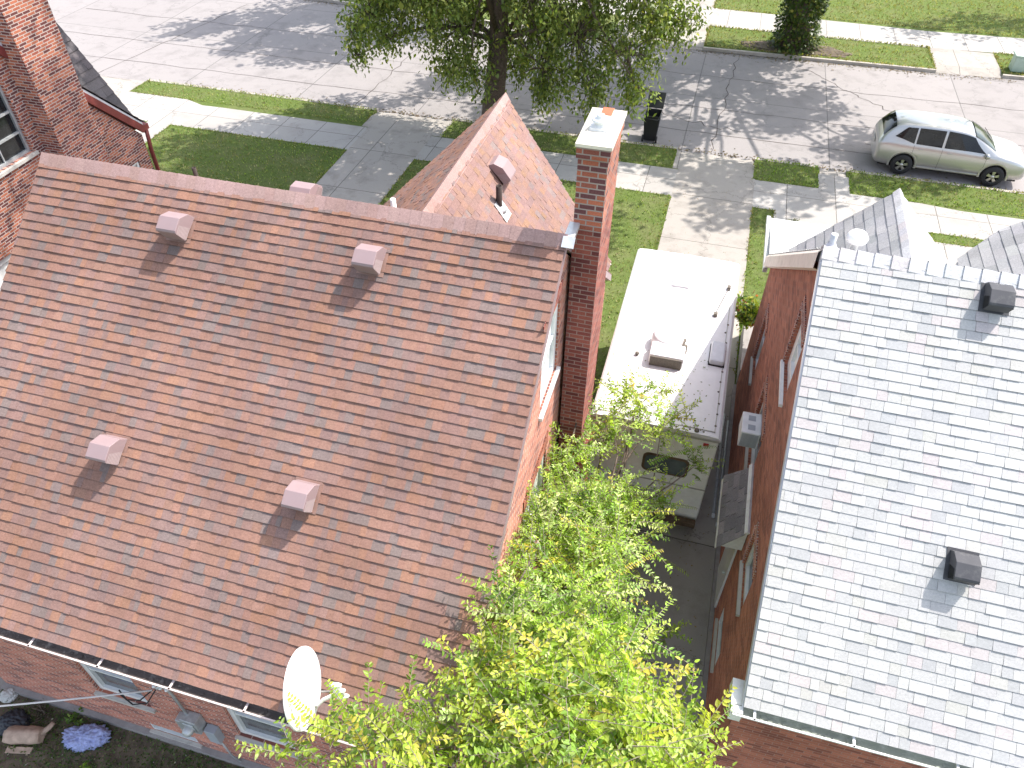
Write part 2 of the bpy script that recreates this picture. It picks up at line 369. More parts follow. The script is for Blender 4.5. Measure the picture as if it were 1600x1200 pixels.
def gutter(parent, x0, x1, y, z, mat_out, mat_in, step=1.05, flip=1, dirt_n=60):
    """half-round eave gutter along x with hangers; y = inner edge"""
    mb = MB(); n = 8; r = .065; yc = y - flip * r
    pts = [(yc - r * math.cos(math.pi * i / n), z - r * math.sin(math.pi * i / n)) for i in range(n + 1)]
    for i in range(n): mb.face([(x0, *pts[i]), (x1, *pts[i]), (x1, *pts[i + 1]), (x0, *pts[i + 1])], None, True)
    mb.box(x0, x1, yc - r * 1.0 - .012, yc - r + .006, z - .012, z + .012)
    for xe in (x0, x1):
        mb.face([(xe, yc - r * math.cos(math.pi * i / n), z - r * math.sin(math.pi * i / n)) for i in range(n + 1)])
    g = mb.build('gutter', mat_out, parent, fix=False)
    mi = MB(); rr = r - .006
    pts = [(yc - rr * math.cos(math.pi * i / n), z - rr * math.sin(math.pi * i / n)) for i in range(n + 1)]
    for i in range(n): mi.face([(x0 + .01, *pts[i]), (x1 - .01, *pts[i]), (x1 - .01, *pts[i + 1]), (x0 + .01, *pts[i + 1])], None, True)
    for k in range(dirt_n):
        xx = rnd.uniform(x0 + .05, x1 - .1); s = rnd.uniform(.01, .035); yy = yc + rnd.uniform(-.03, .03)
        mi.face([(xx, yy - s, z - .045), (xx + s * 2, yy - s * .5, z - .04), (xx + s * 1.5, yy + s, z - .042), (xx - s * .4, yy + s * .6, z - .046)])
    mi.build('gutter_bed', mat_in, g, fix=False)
    x = x0 + .25
    while x < x1:
        h = MB(); h.box(x - .014, x + .014, yc - r - .014, y + .03, z + .004, z + .012); h.build('hanger', mat_out, g); x += step
    return g
def window(parent, face, c0, c1, z0, z1, depth, mats=('white_frame', 'glass_dark'), bars=1, sill=True, storm=None, fw=.06, sillm='sill_stone', vbars=0, name='window'):
    """face: ('x', X, s) opening in a wall at x=X whose outside is on side s; the frame sits back in the opening"""
    ax, W, s = face; mb = MB()
    def bx(m, a, b_, za, zb, d0, d1):
        lo, hi = sorted((W - s * d0, W - s * d1))
        if ax == 'x': m.box(lo, hi, a, b_, za, zb)
        else: m.box(a, b_, lo, hi, za, zb)
    d = depth
    bx(mb, c0, c0 + fw, z0, z1, d - .05, d + .02); bx(mb, c1 - fw, c1, z0, z1, d - .05, d + .02)
    bx(mb, c0 + fw, c1 - fw, z1 - fw, z1, d - .047, d + .02); bx(mb, c0 + fw, c1 - fw, z0, z0 + fw, d - .047, d + .02)
    for i in range(bars):
        zz = lerp(z0, z1, (i + 1) / (bars + 1)); bx(mb, c0 + fw, c1 - fw, zz - .02, zz + .02, d - .035, d + .015)
    for i in range(vbars):
        cc = lerp(c0, c1, (i + 1) / (vbars + 1)); bx(mb, cc - .012, cc + .012, z0 + fw, z1 - fw, d - .03, d + .015)
    mid = (c0 + c1) / 2; og = (W, mid, z0) if ax == 'x' else (mid, W, z0)
    o = mb.build(name, mats[0], parent, origin=og)
    g = MB(); bx(g, c0 + fw, c1 - fw, z0 + fw, z1 - fw, d, d + .008); g.build('pane', mats[1], o)
    if sill:
        k = MB(); bx(k, c0 - .05, c1 + .05, z0 - .06, z0 - .002, -.05, d - .052); k.build('sill', sillm, o)
    return o

# ------------------------------------------------------------------ vegetation helpers
def mesh_np(name, V, F, mat, parent=None, tint=None, origin=None):
    o0 = org(parent); o1 = Vector(origin) if origin is not None else o0
    me = bpy.data.meshes.new(name); V = np.asarray(V, np.float32) - np.array(o1, np.float32); F = np.asarray(F, np.int32)
    me.vertices.add(len(V)); me.vertices.foreach_set('co', V.ravel()); nf, k = F.shape
    me.loops.add(nf * k); me.loops.foreach_set('vertex_index', F.ravel())
    me.polygons.add(nf); me.polygons.foreach_set('loop_start', np.arange(nf, dtype=np.int32) * k)
    me.update(calc_edges=True)
    if tint is not None:
        a = me.color_attributes.new('tint', 'FLOAT_COLOR', 'POINT'); t = np.ones((len(V), 4), np.float32); t[:, :3] = tint; a.data.foreach_set('color', t.ravel())
    me.materials.append(MATS[mat]); o = bpy.data.objects.new(name, me); col.objects.link(o)
    if parent: o.parent = parent
    o.location = o1 - o0; ORG[o.name] = o1
    return o
def unit(a): return a / np.maximum(np.linalg.norm(a, axis=1, keepdims=True), 1e-6)
def leaves(name, P, D, Nn, Ln, asp, tint, parent, fine=True, mat='leaf'):
    """oval leaves folded on the midrib: P base, D direction, Nn rough normal"""
    D = unit(D); S = unit(np.cross(D, Nn)); Nn = np.cross(S, D); L = Ln[:, None]; W = L * asp / 2; n = len(P)
    if fine:
        pts = [P, P + D * L * .3 + S * W + Nn * W * .3, P + D * L * .7 + S * W * .72 + Nn * W * .2 - Nn * L * .06, P + D * L - Nn * L * .16, P + D * L * .7 - S * W * .72 + Nn * W * .2 - Nn * L * .06, P + D * L * .3 - S * W + Nn * W * .3]
        V = np.stack(pts, 1).reshape(-1, 3); b_ = (np.arange(n) * 6)[:, None]
        F = np.concatenate([b_ + np.array([[0, 1, 2, 3]]), b_ + np.array([[0, 3, 4, 5]])], 0); k = 6
    else:
        pts = [P, P + D * L * .45 + S * W, P + D * L - Nn * L * .1, P + D * L * .45 - S * W]
        V = np.stack(pts, 1).reshape(-1, 3); b_ = (np.arange(n) * 4)[:, None]; F = b_ + np.array([[0, 1, 2, 3]]); k = 4
    return mesh_np(name, V, F, mat, parent, np.repeat(tint, k, 0))
def leaf_tint(rg, n, cols, jit_=.25):
    cols = np.array(cols); w_ = cols[:, 3] / cols[:, 3].sum(); i = rg.choice(len(cols), n, p=w_)
    return np.clip(cols[i, :3] * (1 + rg.uniform(-jit_, jit_, (n, 1))) * (1 + rg.uniform(-.08, .08, (n, 3))), 0, 1)
def rand_dir(rg, n): return unit(rg.normal(size=(n, 3)))
def shoots(rg, blobs, per, slen, sp, lsize, asp, cols, parent, trunk_mb, upbias=.5, fine=True, grav=.25, out=.9, fronds=()):
    """long twigs carrying paired leaves; twigs start inside the blobs and arch outwards"""
    P, D, Nn, Ls, T = [], [], [], [], []
    for bi, (bx, by, bz, br) in enumerate(blobs):
        k = int(per * (br / .6) ** 2.2) + 3
        cdark = rg.uniform(.85, 1.12)
        for _ in range(k):
            d = rand_dir(rg, 1)[0]; d[2] = d[2] * .9 + upbias * rg.uniform(.3, 1); d /= np.linalg.norm(d)
            p = np.array([bx, by, bz]) + rand_dir(rg, 1)[0] * br * rg.uniform(0, 1) ** .5 * .75 
            L = rg.uniform(*slen) * (.6 + .5 * br); m = max(5, int(L / sp)); st = L / m; q = p.copy(); dd = d * out; pts = [q.copy()]
            side0 = np.cross(dd, rand_dir(rg, 1)[0] * .4 + np.array([0, 0, 1.])); side0 /= np.linalg.norm(side0) + 1e-6
            base = leaf_tint(rg, 1, cols, .18)[0] * cdark
            for j in range(m):
                dd = dd / np.linalg.norm(dd); dd[2] -= grav * st * (1 + 1.5 * j / m); q = q + dd * st; pts.append(q.copy())
                u = dd / np.linalg.norm(dd); sd_ = side0 - u * side0.dot(u); sd_ /= np.linalg.norm(sd_) + 1e-6; nn = np.cross(sd_, u); nn = nn if nn[2] > 0 else -nn
                for s in (-1, 1):
                    if rg.random() < .1: continue
                    P.append(q + u * rg.uniform(-.4, .4) * st); D.append(sd_ * s * rg.uniform(.7, 1.1) + u * rg.uniform(.2, .9) + nn * rg.uniform(-.3, .35) + rg.normal(size=3) * .18)
                    Nn.append(nn + rg.normal(size=3) * .35); Ls.append(lsize * rg.uniform(.6, 1.25) * (1 - .35 * j / m)); T.append(base * rg.uniform(.6, 1.35) * (1 + .3 * j / m))
            trunk_mb.tube(pts[::3] + [pts[-1]], .006, .002, 3, None, False)
    for a_, b_ in fronds:
        a_, b_ = np.array(a_), np.array(b_); L = np.linalg.norm(b_ - a_); m = int(L / (sp * .85)); base = leaf_tint(rg, 1, cols, .1)[0]
        pts = [a_ + (b_ - a_) * t + np.array([0, 0, .28 * L * t * (1 - t)]) for t in np.linspace(0, 1, m + 1)]; trunk_mb.tube(pts[::2] + [pts[-1]], .007, .002, 4, None, False)
        for j in range(m):
            u = pts[j + 1] - pts[j]; u /= np.linalg.norm(u); sd_ = np.cross(u, [0, 0, 1.]); sd_ /= np.linalg.norm(sd_); nn = np.cross(sd_, u)
            for s_ in (-1, 1):
                P.append(pts[j]); D.append(sd_ * s_ + u * .45 - nn * .35 + rg.normal(size=3) * .1); Nn.append(nn + rg.normal(size=3) * .2); Ls.append(lsize * rg.uniform(.9, 1.15) * (1 - .4 * j / m)); T.append(base * rg.uniform(.8, 1.25))
    return leaves('crown', np.array(P), np.array(D), np.array(Nn), np.array(Ls), asp, np.clip(np.array(T), 0, 1), parent, fine)
def limbs(mb, rg, base, top, r0, r1, targets, k=10):
    """tapered trunk with limbs reaching to the given targets"""
    base, top = Vector(base), Vector(top); pts = [base.lerp(top, t) + Vector((rg.uniform(-1, 1), rg.uniform(-1, 1), 0)) * r0 * .35 * (0 < t < 1) for t in np.linspace(0, 1, 7)]
    mb.tube([base - Vector((0, 0, .2)), base], r0 * 1.7, r0 * 1.35, k); mb.tube([base, base.lerp(pts[1], .6)] + pts[1:], r0 * 1.35, r1, k)
    for t in targets:
        t = Vector(t); a = pts[rg.integers(2, 6)]; m1 = a.lerp(t, .4) + Vector((rg.uniform(-.1, .1), rg.uniform(-.1, .1), .12)) * (t - a).length
        m2 = a.lerp(t, .75) + Vector((rg.uniform(-.1, .1), rg.uniform(-.1, .1), .1)) * (t - a).length
        mb.tube([a, m1, m2, t], r1 * .55, r1 * .1, 6)
def street_tree(name, base, top, r0, blobs, dens, lsize, cols, label, seed, droop=.6, group=None, trunk='bark'):
    rg = np.random.default_rng(seed); t = thing(name, base, label, 'tree', group); mb = MB()
    limbs(mb, rg, base, top, r0, r0 * .5, [b_[:3] for b_ in blobs], 12); 
    P, D, T, K = [], [], [], []
    for bx, by, bz, br in blobs:
        nc = int((15 if bz < 6.5 else 3.7) * br * br) + 3
        for _ in range(nc):
            d = rand_dir(rg, 1)[0]; c = np.array([bx, by, bz]) + d * br * rg.uniform(.25, 1) ** .6; hi_ = bz > 6.5; cr = rg.uniform(.35, .8) if hi_ else rg.uniform(.16, .42); n = int(dens * (.5 if hi_ else 1) * (cr / .3) ** 2)
            sh = rg.uniform(.75, 1.25)
            q = rg.normal(size=(n, 3)) * cr * np.array([.55, .55, .75 + droop * .5]); P.append(c + q)
            K.append(np.full(n, 1.75 if hi_ else 1.)); dd = rg.normal(size=(n, 3)) * .6; dd[:, 2] -= droop; D.append(dd); T.append(leaf_tint(rg, n, cols, .25) * sh)
            if br < 3: mb.tube([(bx, by, bz), tuple(lerp(np.array([bx, by, bz]), c, .5) + [0, 0, .1]), tuple(c)], .03, .008, 4, None, False)
    P, D, T, K = map(np.concatenate, (P, D, T, K)); n = len(P)
    mb.build('trunk', trunk, t, fix=False)
    leaves('crown', P, D, rand_dir(rg, n) * .6 + np.array([[0, 0, 1.]]), rg.uniform(.7, 1.3, n) * lsize * K, .5, np.clip(T, 0, 1), t, False)
    return t
# ================================================================== GROUND
ZR = -.12
def sheet(name, pts, z, mat, label=None):
    mb = MB(); mb.face([(x, y, z) for x, y in pts]); return structure(name, mb, mat)
def rect(x0, x1, y0, y1): return [(x0, y0), (x1, y0), (x1, y1), (x0, y1)]
sheet('ground', rect(-300, 300, -200, 400), ZR - .004, 'lawn')
# road surface with fine grid so that it can dip and rise a little
FK = [(-150, 47), (-40, 39.6), (-20, 37.95), (-5.5, 36.8), (-1.2, 36.7), (8.8, 36.9), (11.5, 37.1), (40, 38.5), (150, 42)]   # far kerb line
mb = MB(); mb.face([(-150, 26.3, ZR), (150, 26.3, ZR)] + [(x, y + .1, ZR) for x, y in FK[::-1]])
structure('road', mb, 'road_surface')
aprons = [(-27.2, -23.3), (-12.9, -9.7), (-1.15, 1.6), (3.8, 4.7)]
mb = MB(); mb.box(-150, 150, -60, 25.85, ZR - .05, 0)
xs = [-150] + [v for a in aprons for v in a] + [150]
for i in range(0, len(xs), 2): mb.box(xs[i], xs[i + 1], 25.85, 26.36, ZR - .05, 0)
structure('front_yards', mb, 'lawn')
mb = MB()
for i in range(0, len(xs), 2): mb.box(xs[i], xs[i + 1], 26.36, 26.5, ZR - .05, .008)
structure('kerb', mb, 'curb')
mb = MB()
for a, b_ in aprons:
    mb.face([(a - .25, 26.5, ZR + .004), (b_ + .25, 26.5, ZR + .004), (b_, 25.85, .004), (a, 25.85, .004)])
    mb.face([(a, 24.9, .006), (b_, 24.9, .006), (b_, 25.85, .006), (a, 25.85, .006)])
structure('driveway_apron', mb, 'driveway_concrete')
farap = [(-5.5, -1.2), (8.8, 11.5)]
mb = MB()
def strip(m_, pts, d0, d1, z0, z1): 
    m_.prism([(x, y + d0, z0) for x, y in pts] + [(x, y + d1, z0) for x, y in pts[::-1]], (0, 0, z1 - z0))
strip(mb, FK, .6, 150, ZR - .05, 0)
for q in (FK[:4], FK[4:6], FK[6:]): strip(mb, q, .14, .6, ZR - .05, 0)
structure('far_yards', mb, 'lawn')
mb = MB()
for q in (FK[:4], FK[4:6], FK[6:]): strip(mb, q, 0, .14, ZR - .05, .008)
structure('far_kerb', mb, 'curb')
mb = MB()
for (xa, ya), (xb, yb) in ((FK[3], FK[4]), (FK[5], FK[6])):
    mb.face([(xa - .3, ya, ZR + .004), (xb + .3, yb, ZR + .004), (xb, yb + .6, .004), (xa, ya + .6, .004)]); yf = 60 if xa < 0 else 39.7; mb.face([(xa, ya + .6, .006), (xb, yb + .6, .006), (xb, yf, .006), (xa, yf, .006)])
structure('far_driveway', mb, 'driveway_concrete')
sheet('sidewalk', [(-60, 23), (60, 23), (60, 24.9), (8.2, 24.62), (6.9, 24.78), (4.7, 24.76), (3.7, 24.85), (-12.7, 24.87), (-18.9, 24.88), (-19.7, 24.85), (-20.6, 25.18), (-23.5, 25.2), (-60, 25.1)], .0045, 'sidewalk_concrete')
sheet('far_sidewalk', [(-60, 44), (-20, 40.9), (-1.2, 39.7), (8.8, 39.6), (60, 43), (60, 44.5), (8.8, 41.9), (-1.2, 42.4), (-20, 43.6), (-60, 46.6)], .0100, 'sidewalk_concrete')
sheet('driveway', rect(-.95, 1.66, -3, 24.9), .009, 'driveway_concrete')
sheet('shared_driveway', [(-12.4, -3), (-9.9, -3), (-10.05, 24.9), (-12.62, 24.9)], .009, 'driveway_concrete')
sheet('neighbour_driveway', rect(-27.2, -23.3, 5, 25.9), .009, 'driveway_concrete')
sheet('front_walk', rect(-20.9, -19.9, 12, 23), .0095, 'sidewalk_concrete')
sheet('kerb_walk', rect(3.75, 4.75, 24.7, 25.9), .0095, 'sidewalk_concrete')
mb = MB(); mb.box(2.35, 7.0, 15, 23, -.02, .012); mb.box(7.0, 13, 15, 22.45, -.02, .012); structure('front_patio', mb, 'sidewalk_concrete')
# tar seams and patches on the road
mb = MB()
def seam(pts, wd):
    for (xa, ya), (xb, yb) in zip(pts[:-1], pts[1:]):
        d = Vector((xb - xa, yb - ya, 0)).normalized(); nn = Vector((-d.y, d.x, 0)) * wd * rnd.uniform(.6, 1.3)
        a, b_ = Vector((xa, ya, ZR + .006)), Vector((xb, yb, ZR + .006)); mb.face([a - nn, b_ - nn, b_ + nn, a + nn])
def wander(x0, y0, x1, y1, n, a): return [(lerp(x0, x1, i / n) + rnd.uniform(-a, a), lerp(y0, y1, i / n) + rnd.uniform(-a, a)) for i in range(n + 1)]
for q in ((-34, 30.6, -20, 30.55, 30, .03), (-20, 30.55, 14, 30.4, 60, .06), (-34, 28.3, 14, 28.2, 60, .05), (-32, 33.6, 14, 33.8, 50, .08), (-26, 26.6, -24.5, 36.5, 20, .06), (-14, 26.6, -13.8, 36.6, 20, .1), (0, 26.6, .4, 36.6, 20, .1), (5.5, 29, 10, 28.2, 20, .1), (3, 36, 9.5, 29.3, 30, .15), (-6, 31, 1, 28.5, 30, .2)):
    seam(wander(*q), .013)
structure('road_seams', mb, 'dark_brown')

# grass blades, denser along edges
rg = np.random.default_rng(5)
def blades(name, areas, per, size, cols, parent=None, z=0):
    P = []
    for x0, x1, y0, y1 in areas:
        n = int((x1 - x0) * (y1 - y0) * per); P.append(np.stack([rg.uniform(x0, x1, n), rg.uniform(y0, y1, n), np.full(n, z)], 1))
        for (ax, ay, bx, by) in ((x0, y0, x1, y0), (x0, y1, x1, y1), (x0, y0, x0, y1), (x1, y0, x1, y1)):
            m = int(math.hypot(bx - ax, by - ay) * 45); t = rg.uniform(0, 1, m); P.append(np.stack([ax + (bx - ax) * t + rg.normal(0, .025, m), ay + (by - ay) * t + rg.normal(0, .025, m), np.full(m, z)], 1))
    P = np.concatenate(P); n = len(P); a = rg.uniform(0, 6.283, n); D = np.stack([np.cos(a) * .8, np.sin(a) * .8, rg.uniform(.5, 1.6, n)], 1)
    T = leaf_tint(rg, n, cols, .3)
    patch = .5 + .5 * np.sin(P[:, 0] * 1.3 + 2 * np.sin(P[:, 1] * .9)) * np.sin(P[:, 1] * 1.7 + 1.5 * np.sin(P[:, 0] * .7)); T = T * (.85 + .35 * patch[:, None]); dry = (rg.random(n) < .55 * (1 - patch) ** 2)[:, None]; T = np.where(dry, np.array([[.3, .26, .13]]) * rg.uniform(.6, 1.2, (n, 1)), T)
    o = leaves(name, P, D, rand_dir(rg, n) + [[0, 0, .3]], rg.uniform(.6, 1.4, n) * size, .4, np.clip(T, 0, 1), parent, False, 'grass_blade')
    return tag(o, kind='stuff')
GC = [(.185, .25, .055, 5), (.14, .205, .05, 3), (.28, .3, .105, 2.5), (.33, .31, .17, 1.5)]
GL = [(.18, .26, .05, 5), (.14, .21, .045, 3), (.26, .3, .09, 2)]
o = blades('grass', [(-19.85, -12.65, 13, 22.95), (-10, -8.5, 13.2, 22.95), (-6, -1, 13.2, 22.95), (-1.65, -.98, 8, 13.2), (-9.7, -1.2, 24.95, 26.4), (-23.2, -12.95, 25.2, 26.4), (1.68, 2.35, 14.6, 22.95), (-22.5, -20.95, 14, 22.95), (7.05, 8.6, 22.47, 22.96)], 110, .075, GC)
tag(o, 'short mown lawn grass around the front walks and sidewalk', 'grass')
o = blades('grass', [(1.63, 3.72, 24.9, 26.4), (4.8, 14, 24.82, 26.4)], 150, .08, GL)
tag(o, 'bright green verge grass beside the parked silver car', 'grass')
o = blades('grass', [(-1.15, 8.75, 37.0, 39.65), (11.55, 16, 37.3, 39.75), (-1.2, 20, 42.35, 50)], 60, .1, [(.21, .22, .075, 4), (.3, .28, .13, 4), (.13, .16, .05, 2)])
tag(o, 'yellowing lawn grass across the street under the ivy covered tree', 'grass')
# back yard soil and ground cover
sheet('back_yard_soil', [(-9.88, -3), (-1, -3), (-1, 3.28), (-9.88, 3.28)], .004, 'soil')
n = 42000; P = np.stack([rg.uniform(-9.85, -1.1, n), rg.uniform(.2, 3.14, n), rg.uniform(0, .07, n)], 1)
keep = (np.sin(P[:, 0] * 2.1 + 1) * np.sin(P[:, 1] * 2.7) + rg.normal(0, .5, n)) > np.where(P[:, 0] < -8.4, .1, -.9); P = P[keep]; n = len(P)
D = rand_dir(rg, n) * [[1, 1, .4]]
o = leaves('ground_cover', P, D, rand_dir(rg, n) * .5 + [[0, 0, 1.]], rg.uniform(.02, .055, n), .55, leaf_tint(rg, n, [(.07, .12, .03, 4), (.1, .15, .04, 2), (.17, .14, .08, 1.3), (.045, .08, .02, 3), (.4, .4, .36, .1)], .35), None, False, 'leaf')
tag(o, 'patchy weeds and ivy covering the dark soil of the back yard', 'ground cover', kind='stuff')
n = 500; P = np.stack([rg.uniform(-.9, 1.6, n), rg.uniform(4, 24, n), np.full(n, .014)], 1)
o = leaves('leaf_litter', P, rand_dir(rg, n) * [[1, 1, .1]], rand_dir(rg, n) * .2 + [[0, 0, 1.]], rg.uniform(.02, .05, n), .6, leaf_tint(rg, n, [(.2, .13, .05, 1), (.12, .1, .05, 1)], .3), None, False, 'leaf')
tag(o, 'scattered dry fallen leaves on the concrete driveway', 'leaf litter', kind='stuff')
n = 3800; xx = rg.uniform(-22, 12, n); far = rg.random(n) < .45; apr = rg.random(n) < .12
yy = np.where(far, np.interp(xx, [p[0] for p in FK], [p[1] for p in FK]) - .05 - rg.exponential(.16, n), 26.55 + rg.exponential(.12, n)); zz_ = np.full(n, ZR + .012)
o = leaves('gutter_leaf_litter', np.stack([xx, yy, zz_], 1), rand_dir(rg, n) * [[1, 1, .15]], rand_dir(rg, n) * .3 + [[0, 0, 1.]], rg.uniform(.05, .12, n), .55, leaf_tint(rg, n, [(.16, .11, .06, 3), (.1, .08, .05, 3), (.25, .2, .1, 1)], .35), None, False, 'leaf')
tag(o, 'dry leaves and dirt gathered in the gutters along both kerbs', 'leaf litter', kind='stuff')

# ================================================================== MAIN HOUSE (left, terracotta shingles)
PAL = [(6, (.268, .153, .12)), (4, (.277, .156, .12)), (4, (.25, .152, .13)), (3, (.23, .15, .133)), (2.4, (.205, .155, .143)), (1.6, (.295, .16, .113))]
H1 = thing('brick_house', (-5.2, 3.25, 0), 'red brick house under a large terracotta brown shingle roof with a tall chimney', 'house')
mb = MB(); prof = [(3.25, 0), (12.3, 0), (12.3, 3.85), (7.78, 7.5), (3.25, 3.93)]
mb.prism([(-8.9, y, z) for y, z in prof], (7.4, 0, 0)); wall = mb.build('wall', 'brick_red', H1)
cut(wall, [(-7.55, -6.58, 3.0, 3.4, 1.2, 2.55), (-5.1, -4.13, 3.0, 3.4, 1.2, 2.55), (-1.65, -1.3, 6.76, 7.72, 5.6, 6.93), (-1.65, -1.3, 6.0, 7.3, 2.4, 4.5), (-6.95, -6.1, 3.1, 3.4, .16, .4)])
mb = MB(); mb.box(-9.86, -8.903, 3.25, 5.6, 0, 3.9); mb.build('side_bay', 'brick_red', H1)
mb = MB(); mb.box(-9.9, -1.497, 3.16, 3.247, 0, .12); mb.box(-1.497, -1.42, 3.16, 12.3, 0, .12); mb.build('foundation', 'foundation', H1)
V1 = Vector((0, 4.85, 3.83)); L1 = V1.length; V1.normalize(); N1 = Vector((0, -V1.z, V1.y))
mb = MB()
mb.prism([(-8.97, 2.86, 3.935), (-8.97, 7.7, 7.765), (-8.97, 12.75, 3.75), (-8.97, 12.75, 3.6), (-8.97, 7.7, 7.6), (-8.97, 2.9, 3.8)], (7.52, 0, 0)); mb.box(-10.25, -8.975, 2.9, 5.62, 3.78, 3.9)
mb.prism([(-10.25, 2.86, 3.935), (-10.25, 5.6, 6.1), (-10.25, 5.6, 3.92), (-10.25, 2.9, 3.92)], (1.28, 0, 0))
roof = mb.build('roof', 'vent_pink', H1)
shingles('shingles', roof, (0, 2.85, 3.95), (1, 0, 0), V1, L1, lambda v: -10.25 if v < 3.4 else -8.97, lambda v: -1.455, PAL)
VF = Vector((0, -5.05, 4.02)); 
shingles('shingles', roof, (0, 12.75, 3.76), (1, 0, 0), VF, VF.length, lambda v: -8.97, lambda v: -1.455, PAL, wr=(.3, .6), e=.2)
CAP = [(.37, .245, .225), (.385, .255, .235), (.36, .235, .21)]  # caps paler than the tabs: sun on the ridge put into the tint
mb = MB(); ridge_caps(mb, (-8.97, 7.7, 7.79), (-1.45, 7.7, 7.79), (0, -V1.y, -V1.z), (0, 5.05, -4.02), .17, .15, CAP, .145, .006, .035, .025)
mb.build('ridge_cap', 'shingle', roof, tint=True)
# crossing front wing
def yint(z): return 7.7 + (7.78 - z) / .796
VW = Vector((-2.2, 0, 3.14)); LW = VW.length
mb = MB(); mb.prism([(-1.5, 12.72, 4.02), (-3.7, 12.72, 7.16), (-6.5, 12.72, 4.36), (-6.5, 12.72, 4.2), (-3.7, 12.72, 6.98), (-1.62, 12.72, 4.02)], (0, -4.6, 0)); wr_ = mb.build('wing_roof', 'vent_pink', H1)
PALW = [(5, (.26, .165, .145)), (3, (.275, .17, .135)), (2, (.245, .16, .15)), (1.2, (.23, .175, .165)), (1, (.28, .17, .12))]
shingles('shingles', wr_, (-1.5, 0, 4.06), (0, 1, 0), VW, LW, lambda v: yint(4.06 + 3.14 * v / LW) - .1, lambda v: 12.76, PALW, jt=.06)
VL = Vector((2.8, 0, 2.8)); LL = VL.length
shingles('shingles', wr_, (-6.5, 0, 4.4), (0, 1, 0), VL, LL, lambda v: yint(4.4 + 2.8 * v / LL) - .1, lambda v: 12.76, PAL)
mb = MB(); ridge_caps(mb, (-3.7, 12.78, 7.215), (-3.7, 8.4, 7.215), (2.2, 0, -3.14), (-2.8, 0, -2.8), .17, .14, CAP, .145, .006, .03, .022)
mb.build('ridge_cap', 'shingle', wr_, tint=True)
mb = MB(); mb.prism([(-6.4, 12.3, 0), (-1.6, 12.3, 0), (-1.6, 12.3, 4.0), (-3.7, 12.3, 6.9), (-6.4, 12.3, 4.2)], (0, .32, 0)); mb.build('wing_wall', 'brick_red', H1)
mb = MB()
for a, b_ in (((-1.48, 4.0), (-3.68, 7.14)), ((-6.52, 4.34), (-3.72, 7.14))):
    d = Vector((b_[0] - a[0], 0, b_[1] - a[1])); nn = Vector((-d.z, 0, d.x)).normalized(); nn = nn if nn.z < 0 else -nn
    mb.obox((a[0], 12.73, a[1]), d, (0, 1, 0), nn, d.length, .03, .16)
mb.build('rake_board', 'cream_trim', wr_)
# roof vents
U = Vector((1, 0, 0))
def onr(x, y): return (x, y, 3.95 + (y - 2.85) * .7897)
for x, y in ((-6.53, 7.0), (-3.8, 7.0), (-6.6, 4.64), (-3.91, 4.64)): hood_vent(H1, onr(x, y), U, V1, N1, .29, .33, .3, 'vent_pink', 'vent_mesh')
NW = Vector((3.14, 0, 2.2)).normalized(); VWn = VW.normalized()
hood_vent(H1, Vector((-3.2, 11.0, 7.2 - (3.7 - 3.2) * 1.427)), Vector((0, 1, 0)), VWn, NW, .34, .4, .2, 'vent_pink', 'vent_mesh')
hood_vent(H1, (-5.2, 8.25, 7.36), U, (0, -5.05, 4.02), (0, 4.02, 5.05), .3, .35, .2, 'vent_pink', 'vent_mesh')
def pipe(parent, x, y, z0, z1, r, mat, boot='flashing', k=14):
    m_ = MB(); m_.lathe((x, y, z0), [(0, 0), (r * 2.6, 0), (r * 1.6, .05), (r * 1.15, .1)], k); o = m_.build('pipe_boot', boot, parent)
    m_ = MB(); m_.lathe((x, y, z0), [(r, 0), (r, z1 - z0), (r * .8, z1 - z0), (r * .8, z1 - z0 - .06), (0, z1 - z0 - .06)], k); m_.build('vent_pipe', mat, o)
mb = MB(); zz = 7.2 - (3.7 - 3.2) * 1.427
mb.obox(Vector((-2.98, 10.28, 7.2 - .72 * 1.427)) + NW * .02, (0, 1, 0), VWn, NW, .28, .36, .005); mb.build('pipe_flashing', 'flashing', H1)
pipe(H1, -3.13, 10.42, 6.3, 6.75, .05, 'dark_brown', 'flashing')
pipe(H1, -6.9, 8.15, 7.3, 7.66, .03, 'dark_brown', 'vent_flange'); pipe(H1, -4.18, 8.7, 6.9, 7.3, .04, 'white_paint')
# chimney
mb = MB(); mb.box(-1.45, -1.1, 8.02, 8.94, 0, 7.7); mb.box(-1.5, -1.02, 7.96, 9.0, 0, 3.2); ch = mb.build('chimney', 'brick_dark', H1)
mb = MB(); mb.box(-1.453, -1.097, 8.017, 8.943, 7.7, 8.66); mb.box(-1.475, -1.075, 7.995, 8.965, 8.66, 8.8); mb.build('chimney_stack', 'brick_orange', ch)
mb = MB(); mb.prism([(-1.49, 7.98, 8.8), (-1.06, 7.98, 8.8), (-1.06, 8.98, 8.8), (-1.49, 8.98, 8.8)], (0, 0, .04)); 
mb.mesh([(-1.49, 7.98, 8.84), (-1.06, 7.98, 8.84), (-1.06, 8.98, 8.84), (-1.49, 8.98, 8.84), (-1.4, 8.14, 8.9), (-1.2, 8.14, 8.9), (-1.2, 8.84, 8.9), (-1.4, 8.84, 8.9)], [(0, 1, 5, 4), (1, 2, 6, 5), (2, 3, 7, 6), (3, 0, 4, 7), (4, 5, 6, 7)])
mb.build('chimney_crown', 'chimney_wash', ch)
mb = MB(); mb.box(-1.34, -1.2, 8.66, 8.88, 8.84, 8.907); f_ = mb.build('clay_flue', 'clay', ch, bev=.01)
